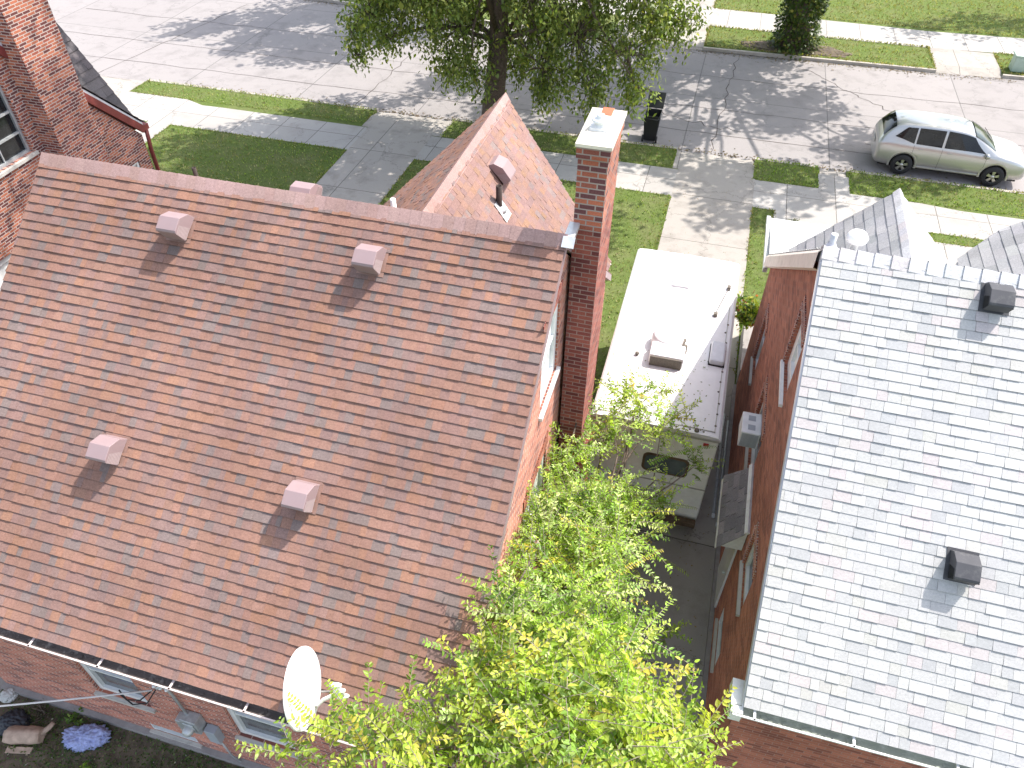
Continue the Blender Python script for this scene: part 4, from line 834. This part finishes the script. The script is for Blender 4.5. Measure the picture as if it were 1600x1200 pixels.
def sect(s):
    x, zb, hw, bz, rz, rw = s; cab = rz - bz > .16
    p = [(0, zb), (hw * .8, zb), (hw * .95, zb + .06), (hw, lerp(zb, bz, .35)), (hw * 1.0, lerp(zb, bz, .62)), (hw * .985, lerp(zb, bz, .86)), (hw * .955, bz)]
    if cab: p += [(lerp(hw * .95, rw, .08), bz + .02), (lerp(hw * .95, rw, .85), lerp(bz, rz, .84)), (rw * .98, rz - .05), (rw * .86, rz - .015), (rw * .5, rz + .008), (0, rz + .015)]
    else: p += [(lerp(hw * .95, rw, .3), lerp(bz, rz, .35)), (lerp(hw * .95, rw, .7), lerp(bz, rz, .7)), (rw * .95, lerp(bz, rz, .88)), (rw * .8, lerp(bz, rz, .96)), (rw * .5, rz), (0, rz + .012)]
    return [(x, y, z) for y, z in p]
SC = [sect(s) for s in ST]; NP = len(SC[0])
def cbuild(m_, name, mat, parent, **k):
    m_.v = [cw(p) for p in m_.v]; return m_.build(name, mat, parent, **k)
mb = MB()
for sg in (-1, 1):
    for i in range(len(SC) - 1):
        for j in range(NP - 1):
            f = [SC[i][j], SC[i + 1][j], SC[i + 1][j + 1], SC[i][j + 1]]; f = [(x, y * sg, z) for x, y, z in f]; mb.face(f if sg < 0 else f[::-1], None, True)
for e_, fl in ((0, 1), (-1, 0)):
    for j in range(NP - 1): mb.face([SC[e_][j], SC[e_][j + 1], (SC[e_][j + 1][0], -SC[e_][j + 1][1], SC[e_][j + 1][2]), (SC[e_][j][0], -SC[e_][j][1], SC[e_][j][2])], None, True)
cb = cbuild(mb, 'body', 'car_paint', CAR, weld=True)
cc = MB()
for wx in (-1.47, 1.42):
    cc.lathe((wx, -1.1, .36), [(0, 0), (.41, 0), (.41, 2.2), (0, 2.2)], 40, (0, 1, 0))
cc.v = [cw(p) for p in cc.v]; co = cc.build('cutter', 'dark', weld=True)
sd_ = cb.modifiers.new('sub', 'SUBSURF'); sd_.levels = 1; sd_.render_levels = 1
md = cb.modifiers.new('cut', 'BOOLEAN'); md.object = co; md.operation = 'DIFFERENCE'
dg = bpy.context.evaluated_depsgraph_get(); dg.update(); me = bpy.data.meshes.new_from_object(cb.evaluated_get(dg)); cb.modifiers.clear(); cb.data = me; bpy.data.objects.remove(co)
def bil(i, fi, j, fj, sg, off=.006):
    a = Vector(SC[i][j]).lerp(Vector(SC[i + 1][j]), fi); b2 = Vector(SC[i][j + 1]).lerp(Vector(SC[i + 1][j + 1]), fi); p = a.lerp(b2, fj)
    dx = Vector(SC[i + 1][j]) - Vector(SC[i][j]); dy = Vector(SC[i][j + 1]) - Vector(SC[i][j]); nn = dx.cross(dy).normalized()
    if nn.dot(Vector((0, 1, .3))) < 0 and abs(nn.x) < .95: nn = -nn
    p = p + nn * off; return (p.x, p.y * sg, p.z)
def xi(x):
    for i in range(len(ST) - 1):
        if ST[i][0] <= x <= ST[i + 1][0]: return i, (x - ST[i][0]) / (ST[i + 1][0] - ST[i][0])
def side_pt(x, t, sg, off=.012):
    """point on the glass band: t 0 belt .. 1 roof rail"""
    i, f = xi(x); a = bil(i, f, 7, 0, sg, off); b2 = bil(i, f, 8, 0, sg, off); c2 = bil(i, f, 9, 0, sg, off)
    if t < .85: q = Vector(a).lerp(Vector(b2), t / .85)
    else: q = Vector(b2).lerp(Vector(c2), (t - .85) / .15)
    return q
for sg in (-1, 1):
    for nm, pts in (('rear_quarter_window', [(-1.95, .34), (-1.3, .06), (-1.3, .84), (-1.62, .84)]), ('rear_side_window', [(-1.24, .06), (-.42, .05), (-.42, .86), (-1.24, .85)]), ('front_side_window', [(-.34, .05), (.98, .1), (.5, .84), (-.34, .88)])):
        m_ = MB(); n = 8
        def q(u, v_):
            lo = lerp(pts[0][0], pts[1][0], u), lerp(pts[0][1], pts[1][1], u); hi = lerp(pts[3][0], pts[2][0], u), lerp(pts[3][1], pts[2][1], u)
            return side_pt(lerp(lo[0], hi[0], v_), lerp(lo[1], hi[1], v_), sg)
        for a in range(n):
            for b2 in range(4): m_.face([q(a / n, b2 / 4), q((a + 1) / n, b2 / 4), q((a + 1) / n, (b2 + 1) / 4), q(a / n, (b2 + 1) / 4)], None, True)
        cbuild(m_, nm, 'glass_dark', CAR, weld=True)
def top_patch(name, xa, xb, ja, jb, mat, parent, off=.012, nx=8, sym=True):
    m_ = MB()
    for sg in (-1, 1):
        for a in range(nx):
            for j in range(ja, jb):
                def q(x, j_): i, f = xi(x); return bil(i, f, min(j_, NP - 2), 0 if j_ < NP - 1 else 1, sg, off)
                xs_ = [lerp(xa, xb, (a + k) / nx) for k in (0, 1)]; m_.face([q(xs_[0], j), q(xs_[1], j), q(xs_[1], j + 1), q(xs_[0], j + 1)], None, True)
    return cbuild(m_, name, mat, parent, weld=True)
top_patch('windscreen', .5, 1.27, 9, 12, 'glass_green', CAR)
top_patch('rear_window', -2.3, -1.98, 9, 12, 'glass_dark', CAR)
m_ = MB(); m_.obox((1.24, -.62, 1.105), (1, 0, -.35), (0, 1, 0), (0, 0, 1), .12, 1.24, .012); cbuild(m_, 'cowl', 'dark', CAR)
for k, y in enumerate((-.45, .15)): m_ = MB(); m_.tube([(1.26, y, 1.14), (1.02, y + .5, 1.33)], .009, None, 5); cbuild(m_, 'wiper', 'dark', CAR)
for sg in (-1, 1):
    m_ = MB(); m_.obox((-2.385, sg * .68 - (.22 if sg > 0 else 0), .86), (1, 0, 0), (0, 1, 0), (0, 0, 1), .42, .22, .26); m_.v = [(x + (.03 if z > 1 else 0), y if abs(y) < .8 else sg * (.925 if z < 1 else .9) , z) for x, y, z in m_.v]; cbuild(m_, 'tail_light', 'red_lens', CAR, bev=.03)
    m_ = MB(); m_.obox((2.12, sg * .62 - (.2 if sg > 0 else 0), .68), (1, 0, 0), (0, 1, 0), (0, 0, 1), .22, .2, .16); cbuild(m_, 'headlight', 'clear_lens', CAR, bev=.04)
    m_ = MB(); m_.lathe((1.0, sg * .93, 1.02), [(0, -.1), (.06, -.09), (.085, 0), (.06, .08), (0, .09)], 12, (.3, 1 * sg, 0)); mr = cbuild(m_, 'mirror', 'car_paint', CAR); m_ = MB(); m_.obox((.96, sg * .95 - .07, .97), (0, 1, 0), (0, 0, 1), (-1, 0, 0), .14, .1, .012); cbuild(m_, 'mirror_glass', 'glass_dark', mr)
    for x in (-1.28, -.38, 1.02):   # door gaps
        m_ = MB(); i, f = xi(x); pr = [Vector(bil(i, f, j, 0, sg, .002)) for j in range(2, 8)]
        for a, b2 in zip(pr[:-1], pr[1:]): m_.face([a, b2, b2 + Vector((.008, 0, 0)), a + Vector((.008, 0, 0))])
        cbuild(m_, 'door_gap', 'dark', CAR)
    for x in (-1.12, -.2): m_ = MB(); i, f = xi(x); p = bil(i, f, 5, .1, sg, .01); m_.obox(p, (1, 0, 0), (0, 0, 1), (0, sg, 0), .16, .03, .02); cbuild(m_, 'door_handle', 'car_paint', CAR, bev=.006)
    m_ = MB(); m_.obox((-1.03, sg * .905 - (.02 if sg > 0 else .0), .3), (1, 0, 0), (0, 0, 1), (0, 1, 0), 2.0, .05, .025); cbuild(m_, 'side_sill', 'alloy', CAR, bev=.008)
    for wx in (-1.47, 1.42):
        m_ = MB(); y_ = sg * .86; m_.lathe((wx, y_ - .11, .345), [(.2, 0), (.31, .0), (.345, .03), (.345, .19), (.31, .22), (.2, .22)], 32, (0, 1, 0)); wl = cbuild(m_, 'wheel', 'tyre', CAR)
        m_ = MB(); yo = y_ + sg * .085; m_.lathe((wx, y_, .345), [(.225, -.1), (.225, .1)], 32, (0, 1, 0)); m_.lathe((wx, yo, .345), [(0, .02 * sg), (.05, .02 * sg), (.06, 0)], 16, (0, 1, 0))
        for k in range(5):
            a = 2 * math.pi * k / 5 + .3; d = Vector((math.cos(a), 0, math.sin(a))); t_ = Vector((-d.z, 0, d.x)); o_ = Vector((wx, yo, .345))
            m_.prism([o_ + d * .03 - t_ * .03, o_ + d * .22 - t_ * .055, o_ + d * .22 + t_ * .055, o_ + d * .03 + t_ * .03], (0, -.03 * sg, 0))
        m_.lathe((wx, yo, .345), [(.205, 0), (.235, 0), (.235, -.03 * sg), (.205, -.03 * sg)], 32, (0, 1, 0)); cbuild(m_, 'rim', 'alloy', wl)
        m_ = MB(); m_.lathe((wx, y_ - sg * .02, .345), [(0, 0), (.2, 0), (.2, .01), (0, .01)], 24, (0, 1, 0)); cbuild(m_, 'brake_disc', 'dark', wl)
        m_ = MB(); n = 18; ro, ri = .47, .405
        for k in range(n):
            a0, a1 = math.pi * (-.06 + 1.12 * k / n), math.pi * (-.06 + 1.12 * (k + 1) / n); f = lambda r_, a_, yy: (wx + r_ * math.cos(a_), yy, .36 + r_ * math.sin(a_))
            ys0, ys1 = sg * .918, sg * .88; m_.face([f(ri, a0, ys0 + sg * .014), f(ri, a1, ys0 + sg * .014), f(ro, a1, ys0 - sg * .002), f(ro, a0, ys0 - sg * .002)], None, True); m_.face([f(ri, a0, ys0 + sg * .014), f(ri, a1, ys0 + sg * .014), f(ri, a1, ys1 - sg * .1), f(ri, a0, ys1 - sg * .1)], None, True)
        cbuild(m_, 'wheel_arch', 'car_paint', CAR, weld=True)
m_ = MB(); m_.box(-2.2, 2.2, -.75, .75, .2, .34); cbuild(m_, 'underbody', 'dark', CAR)
m_ = MB(); m_.obox((-2.46, -.26, .74), (0, 1, 0), (0, 0, 1), (-1, 0, 0), .52, .12, .006); cbuild(m_, 'plate_recess', 'alloy', CAR)

# ================================================================== BINS
BN = thing('wheeled_bin', (-2.25, 27.0, ZR), 'black wheeled rubbish bin with its lid hanging open, standing at the kerb', 'bin')
mb = MB(); bx, by = -2.25, 27.15; lo = [(bx - .22, by - .24), (bx + .22, by - .24), (bx + .22, by + .24), (bx - .22, by + .24)]; hi = [(bx - .29, by - .34), (bx + .29, by - .34), (bx + .29, by + .36), (bx - .29, by + .36)]
V_ = [(x, y, ZR + .05) for x, y in lo] + [(x, y, ZR + 1.02) for x, y in hi] + [(bx + (x - bx) * .9, by + (y - by) * .9, ZR + 1.02) for x, y in hi] + [(bx + (x - bx) * .85, by + (y - by) * .85, ZR + .2) for x, y in lo]
mb.mesh(V_, [(3, 2, 1, 0)] + [(i, (i + 1) % 4, 4 + (i + 1) % 4, 4 + i) for i in range(4)] + [(4 + i, 4 + (i + 1) % 4, 8 + (i + 1) % 4, 8 + i) for i in range(4)] + [(8 + i, 8 + (i + 1) % 4, 12 + (i + 1) % 4, 12 + i) for i in range(4)] + [(12, 13, 14, 15)]); bo = mb.build('bin_body', 'bin_black', BN, bev=.02)
mb = MB(); mb.obox((bx - .31, by + .36, ZR + 1.03), (1, 0, 0), (0, .55, .5), (0, -.5, .55), .62, .62, .03); mb.build('lid', 'bin_black', BN, bev=.015)
mb = MB(); mb.tube([(bx - .24, by - .38, ZR + .98), (bx - .24, by - .46, ZR + .96), (bx + .24, by - .46, ZR + .96), (bx + .24, by - .38, ZR + .98)], .015); mb.build('handle', 'bin_black', BN)
for s in (-1, 1): mb = MB(); mb.lathe((bx + s * .25, by - .24, ZR + .12), [(0, -.03), (.12, -.03), (.12, .03), (0, .03)], 20, (1, 0, 0)); mb.build('wheel', 'tyre', BN)
BP = thing('utility_box', (12.15, 37.9, 0), 'pale green utility box on the verge across the street at the right edge', 'utility box')
mb = MB(); mb.box(11.85, 12.5, 37.6, 38.15, 0, .62); mb.build('cabinet', 'bin_pale', BP, bev=.04); mb = MB(); mb.box(11.8, 12.55, 37.55, 38.2, .622, .7); mb.build('lid', 'bin_pale', BP, bev=.04)

# ================================================================== BACK YARD THINGS
def lump(name, c, size, mat, label, cat, seed, n=900, fold=.05, parent=None, yaw=0):
    r_ = np.random.default_rng(seed); bm = bmesh.new(); bmesh.ops.create_icosphere(bm, subdivisions=5, radius=1)
    from mathutils import noise as mn
    for v in bm.verts:
        p = v.co.copy(); k = mn.fractal(p * 1.6 + Vector((seed, 0, 0)), 1, 2, 3) * .22 + (1 - abs(mn.noise(p * 4.2 + Vector((0, seed, 0))))) ** 3 * fold * 3 + mn.noise(p * 9) * fold
        q = p * (1 + k); v.co = Vector((q.x * size[0], q.y * size[1], max(-.02, q.z * size[2] + .02)))
    bmesh.ops.rotate(bm, verts=bm.verts, cent=(0, 0, 0), matrix=Matrix.Rotation(yaw, 3, 'Z'))
    me = bpy.data.meshes.new(name); bm.to_mesh(me); bm.free(); me.polygons.foreach_set('use_smooth', [True] * len(me.polygons)); me.materials.append(MATS[mat])
    o = bpy.data.objects.new(name, me); col.objects.link(o); o.location = c; ORG[o.name] = Vector(c); return tag(o, label, cat)
lump('crumpled_tarp', (-7.98, 2.86, .03), (.33, .17, .16), 'cover_cloth', 'crumpled blue and white patterned sheet lying on the ground by the wall', 'tarp', 3, fold=.09, yaw=.35)
lump('dark_plastic_heap', (-9.3, 2.72, .03), (.24, .2, .1), 'dark_sheet', 'dark plastic sheet heaped on the soil beside the wooden log', 'plastic sheet', 9, fold=.07)
lump('stone_block', (-9.72, 3.1, .03), (.14, .12, .1), 'stone_pale', 'pale stone lump at the left corner below the brick wall', 'stone', 12, fold=.02)
LG = thing('log', (-8.93, 2.62, .0), 'thick cut wooden log lying in the weeds near the blue sheet', 'log')
mb = MB(); n = 14; ax_ = Vector((1, .28, 0)).normalized(); o_ = Vector((-9.2, 2.52, .13))
rr_ = [.12, .14, .135, .13, .14, .13, .115]
for i in range(len(rr_) - 1):
    for j in range(n):
        f = lambda i_, j_: o_ + ax_ * (i_ * .095) + (Vector((-ax_.y, ax_.x, 0)) * math.cos(2 * math.pi * j_ / n) + Vector((0, 0, 1)) * math.sin(2 * math.pi * j_ / n)) * rr_[i_] * (1 + .12 * math.sin(j_ % n * 2.3))
        mb.face([f(i, j), f(i + 1, j), f(i + 1, j + 1), f(i, j + 1)], None, True)
mb.face([f(0, j) for j in range(n)]); i = len(rr_) - 1; mb.face([f(i, j) for j in range(n)]); mb.build('trunk_piece', 'log_wood', LG, weld=.002)
mb = MB(); mb.tube([o_ + ax_ * .5, o_ + ax_ * .6 + Vector((.02, .12, .04)), o_ + ax_ * .62 + Vector((.03, .2, .06))], .05, .035, 8); mb.build('branch_stub', 'log_wood', LG)
PK = thing('broken_plank', (-8.9, 2.35, 0), 'short weathered board lying next to the log', 'plank'); mb = MB(); mb.obox((-9.1, 2.3, .02), (1, .25, 0), (-.25, 1, 0), (0, 0, 1), .42, .1, .03); mb.build('board', 'log_wood', PK, bev=.005)
def plant(name, c, r, n, ls, cols, label, cat, seed, up=.6, h=None):
    g_ = np.random.default_rng(seed); t = thing(name, c, label, cat); mb = MB(); P, D = [], []
    for k in range(max(4, n // 14)):
        d = rand_dir(g_, 1)[0]; d[2] = abs(d[2]) * .6 + up; d /= np.linalg.norm(d); e = np.array(c) + d * r * g_.uniform(.6, 1.1); mid = np.array(c) * .5 + e * .5 + g_.normal(size=3) * r * .08; mb.tube([tuple(c), tuple(mid), tuple(e)], .006, .003, 4, None, False)
        for _ in range(14):
            f_ = g_.uniform(.3, 1.05); P.append(np.array(c) + (e - np.array(c)) * f_ + g_.normal(size=3) * r * .1); D.append(d * .4 + g_.normal(size=3) * .7)
    mb.build('stem', 'bark_pale', t, fix=False); m = len(P); leaves('foliage', np.array(P), np.array(D), rand_dir(g_, m) * .6 + [[0, 0, 1.]], g_.uniform(.6, 1.3, m) * ls, .45, leaf_tint(g_, m, cols, .3), t, True)
GR = [(.1, .18, .03, 3), (.16, .26, .04, 2), (.07, .12, .02, 2)]
plant('weed_plant', (-8.35, 3.08, 0), .22, 90, .06, GR, 'small bright green plant against the wall above the blue sheet', 'plant', 4)
plant('weed_plant', (-7.75, 2.42, 0), .2, 80, .06, [(.2, .3, .05, 3), (.1, .18, .03, 1)], 'yellow green weed growing just below the blue sheet', 'plant', 5)
plant('weed_plant', (-9.45, 2.2, 0), .25, 90, .06, GR, 'leafy weed at the lower left corner below the log', 'plant', 6)
plant('dark_bush', (-8.95, 3.02, 0), .26, 200, .035, [(.05, .035, .03, 3), (.08, .06, .04, 2)], 'dark brown withered bush at the foot of the brick wall', 'bush', 7)
plant('climbing_shrub', (1.62, 15.6, .9), .75, 620, .14, [(.14, .24, .03, 3), (.3, .34, .04, 3), (.3, .08, .04, .6), (.06, .1, .02, 2)], 'green and yellow leafy shrub at the corner of the brown brick wall beside the camper', 'shrub', 8, up=1.2)
plant('potted_flower', (2.9, 22.4, .0), .3, 70, .07, [(.1, .14, .05, 3), (.2, .2, .15, 2)], 'tiny lone plant on the bright pavement left of the grey gable', 'plant', 10)
plant('front_bush', (4.2, 19.3, .0), .35, 70, .07, [(.25, .26, .05, 3), (.2, .2, .1, 2)], 'small yellow green bush on the pavement beside the grey gable', 'plant', 11)
plant('side_bush', (7.0, 19.4, .0), .45, 90, .08, [(.25, .28, .05, 3), (.2, .2, .1, 2)], 'small yellowish bush near the grass strip at the right edge', 'plant', 13)

# ================================================================== TREES
C1 = [(.16, .21, .055, 5), (.2, .26, .07, 4), (.1, .14, .04, 3), (.33, .36, .1, 2)]
C1y = [(.2, .26, .05, 3), (.12, .17, .04, 3)]
TB = [(-12.5, 26, 3.74, 1.1), (-13.4, 26, 3.0, .6), (-11.64, 25.5, 3.1, .6), (-10.94, 26.5, 4.4, 1.4), (-9.15, 26, 3.6, 1.5), (-8.39, 25, 2.5, .8), (-9.69, 26, 2.4, .7), (-6.87, 27, 3.4, 1.6), (-5.89, 25, 2.9, 1.0), (-4.86, 25, 4.0, 1.5), (-4.25, 24.5, 2.8, .85), (-3.15, 25, 3.6, 1.2), (-2.54, 24.5, 2.7, .5), (-2.6, 26, 4.5, 1.0), (-1.6, 26, 4.4, .6), (-13.22, 26, 2.2, .35), (-5.8, 26, 5.3, 2.2), (-9.49, 26, 5.6, 2.3), (-3.17, 26, 5.9, 2.0), (-12.07, 26, 5.2, 1.5), (-7.57, 27, 2.0, .7), (-5.65, 25, 2.2, .5),
      (-8, 26, 9, 3.2), (-12, 26, 8.5, 2.6), (-4, 26, 9, 2.8), (-8, 22.5, 9.5, 2.4), (-9, 29.5, 9, 2.6), (-6, 24.5, 13, 2.8), (-10.5, 26, 13, 2.6), (-7, 21.5, 15, 2.0), (-7, 27.5, 16, 2.4), (-6.6, 17.6, 15.5, 1.6), (-7.2, 19.6, 14, 2), (-5.6, 15.6, 17, 1.3), (-8.5, 16.5, 14, 1.1), (0, 25.5, 12, 1.7), (3, 25.5, 13, 1.2), (-1.5, 23.5, 13, 1.3)]
street_tree('street_tree', (-8.1, 26.1, 0), (-7.4, 26.2, 9.5), .34, TB, 58, .165, C1, 'large leafy street tree drooping over the road behind the pointed terracotta gable', 21)
# ivy covered tree across the street
TB2 = [(2.7, 38, 10, 3), (-2, 37, 9.5, 2.6), (7, 37, 10, 2.2), (2, 34, 10.5, 2.2), (-1, 41, 11, 2.6), (6, 41, 11, 2.4), (1, 37, 14, 2.8), (-5, 35, 11.5, 1.9), (-3, 32.8, 11.5, 1.5), (9.5, 36, 12, 1.5), (5, 33.5, 12, 1.4), (10.8, 34, 11, 1.1), (4, 31.2, 12, 1.5), (6.6, 30.2, 12, 1.5), (7.4, 28.6, 12.5, 1.2), (9, 30.5, 12, 1.3), (12.6, 32.3, 12, 1.4), (0, 32, 12, 1.5)]
T2 = street_tree('street_tree', (2.75, 37.95, 0), (2.9, 38.2, 9), .5, TB2, 42, .22, C1, 'thick trunked tree wrapped in ivy on the verge across the street', 22)
g_ = np.random.default_rng(31); n = 5200; a = g_.uniform(0, 6.283, n); z = g_.uniform(0, 4.5, n); rr = .62 + .25 * g_.random(n) + .5 * np.exp(-z * 1.5) * g_.random(n) + .12 * np.sin(z * 4 + a * 3)
P = np.stack([2.77 + rr * np.cos(a), 37.97 + rr * np.sin(a), z], 1); D = np.stack([np.cos(a), np.sin(a), g_.uniform(-1, .3, n)], 1) + g_.normal(size=(n, 3)) * .4
leaves('ivy', P, D, np.stack([np.cos(a), np.sin(a), np.full(n, .5)], 1), g_.uniform(.1, .22, n), .7, leaf_tint(g_, n, [(.05, .08, .02, 3), (.1, .14, .03, 2), (.2, .2, .05, .7)], .35), T2, False)
street_tree('street_tree', (-14.5, 40.3, 0), (-14.5, 40.3, 8), .4, [(-14.5, 40, 10, 3), (-18, 39.5, 9.5, 2), (-11, 39.5, 9.5, 2.4), (-15, 36.5, 10, 2.4), (-19.5, 37.5, 11, 1.5), (-14, 43, 11, 2.4), (-12, 37, 12, 2)], 38, .22, C1, 'tree across the street left of the ivy covered one, only its shadow reaching the road', 23)
street_tree('street_tree', (16, 47, 0), (16, 47, 8), .35, [(16, 47, 8.5, 2), (13, 46, 9, 1.2), (19, 46, 9, 1.5)], 16, .22, C1, 'tree on the far lawn at the right, only its shadow on the grass', 24)
# bare earth under the ivy tree
lump('earth_mound', (2.8, 37.75, -.02), (2.3, .72, .07), 'soil', 'bare brown earth mound around the ivy covered trunk', 'earth', 15, fold=.02)

# foreground tree beside the left house
LA = [(-1.25,8.57,4.00,0.40),(-1.16,7.46,4.00,0.55),(-0.62,8.45,3.70,0.50),(0.1,8.8,3.60,0.3),(-0.84,6.40,4.20,0.65),(-0.36,7.30,3.60,0.48),(0.3,7.75,3.1,0.34),(-1.03,5.28,4.50,0.60),(-0.41,5.46,4.50,0.75),(-0.95,4.31,4.80,0.55),(-0.43,4.26,5.00,0.75),(0.15,4.37,4.80,0.45),(-1.28,4.50,4.60,0.35),(-1.41,8.98,4.30,0.2),(-0.20,9.17,3.70,0.25), (-.7, 6, 3, .8), (-.5, 7.6, 2.6, .8), (-.6, 4.6, 3.2, .8), (-1.15, 4.1, 5.5, .3), (-1.3, 5.9, 4.3, .4), (-1.2, 6.7, 4.0, .4), (-.3, 6.5, 4.1, .6), (-.55, 9.5, 3.6, .42), (-.1, 9.9, 3.5, .26), (.35, 9.4, 3.5, .25), (.75, 8.6, 3.2, .25), (.75, 5.9, 2.6, .18)]
LB = [(-0.59,3.36,5.50,0.60),(0.05,3.41,5.50,0.65),(0.6,3.5,5.20,0.4),(0.85,3.25,5.2,0.4),(-0.91,2.88,5.50,0.55),(-0.14,2.65,6.00,0.65),(0.40,2.75,5.9,0.6),(-1.28,2.61,5.30,0.38),(-1.90,2.95,5.00,0.22),(-2.01,2.52,5.00,0.36),(-2.59,2.50,4.80,0.2),(-2.88,2.22,4.80,0.22),(-0.29,2.08,5.8,0.65),(0.47,2.30,5.7,0.65),(-1.12,2.00,5.50,0.5),(1.0,2.75,5.2,0.4), (-.3, 3, 4.3, .9), (.3, 3.3, 3.8, .6), (-1.4, 3.3, 5.3, .35), (-1.7, 2.3, 5.2, .45), (-1.1, 3.5, 5.0, .5)]
CA = [(.27, .39, .06, 4), (.36, .47, .09, 3), (.16, .26, .045, 3), (.45, .53, .2, 1.5), (.5, .45, .08, .25)]
CB = [(.27, .36, .045, 4), (.35, .42, .07, 3), (.15, .23, .04, 3.8), (.46, .43, .08, .9), (.42, .48, .2, .9)]
FR = [((-.45, 5.2, 4.1), (.42, 6.2, 4.1)), ((-.5, 5.0, 4.4), (.28, 5.35, 4.5)), ((-.3, 4.5, 4.8), (.55, 4.85, 4.6)), ((-1.2, 5.0, 4.6), (-1.95, 4.85, 4.8)), ((-1.1, 4.3, 4.8), (-1.7, 4.2, 5.0)),
      ((-.2, 6.8, 3.2), (.95, 6.9, 2.6)), ((-.1, 6.9, 3.0), (.9, 6.45, 2.3)), ((-1.3, 8.9, 4.1), (-1.38, 9.45, 4.6)), ((-.1, 8.6, 3.6), (.6, 9.6, 3.7)), ((0, 8.2, 3.5), (1.05, 9.05, 3.3)), ((-.6, 5.6, 4.3), (.1, 5.9, 4.5)), ((.1, 7.6, 3.2), (.9, 7.9, 3.0))]
def yard_tree(base, blobs, per, ls, asp, sp, cols, label, seed, slen, trunk_t, fronds=()):
    rg = np.random.default_rng(seed); t = thing('leafy_tree', base, label, 'tree'); mb = MB()
    limbs(mb, rg, base, trunk_t, .11, .05, [b_[:3] for b_ in blobs], 8); tw = MB()
    o = shoots(rg, blobs, per, slen, sp, ls, asp, cols, t, tw, fronds=fronds)
    mb.build('trunk', 'bark', t, fix=False); tw.build('twigs', 'bark_pale', t, fix=False)
yard_tree((-.95, 6.4, 0), LA, 74, .076, .42, .043, CA, 'slender leafed green tree reaching over the camper between house and driveway', 41, (.35, .8), (-.7, 6.3, 3.6), FR)
yard_tree((-.6, 2.9, 0), LB, 64, .086, .48, .045, CB, 'bright yellow green broad leafed tree in the bottom middle beside the dish', 42, (.4, .85), (-.4, 2.9, 4.6), [((-2.6, 2.5, 4.7), (-3.2, 2.72, 4.95)), ((-2.3, 2.6, 4.8), (-2.85, 2.95, 5.0))])
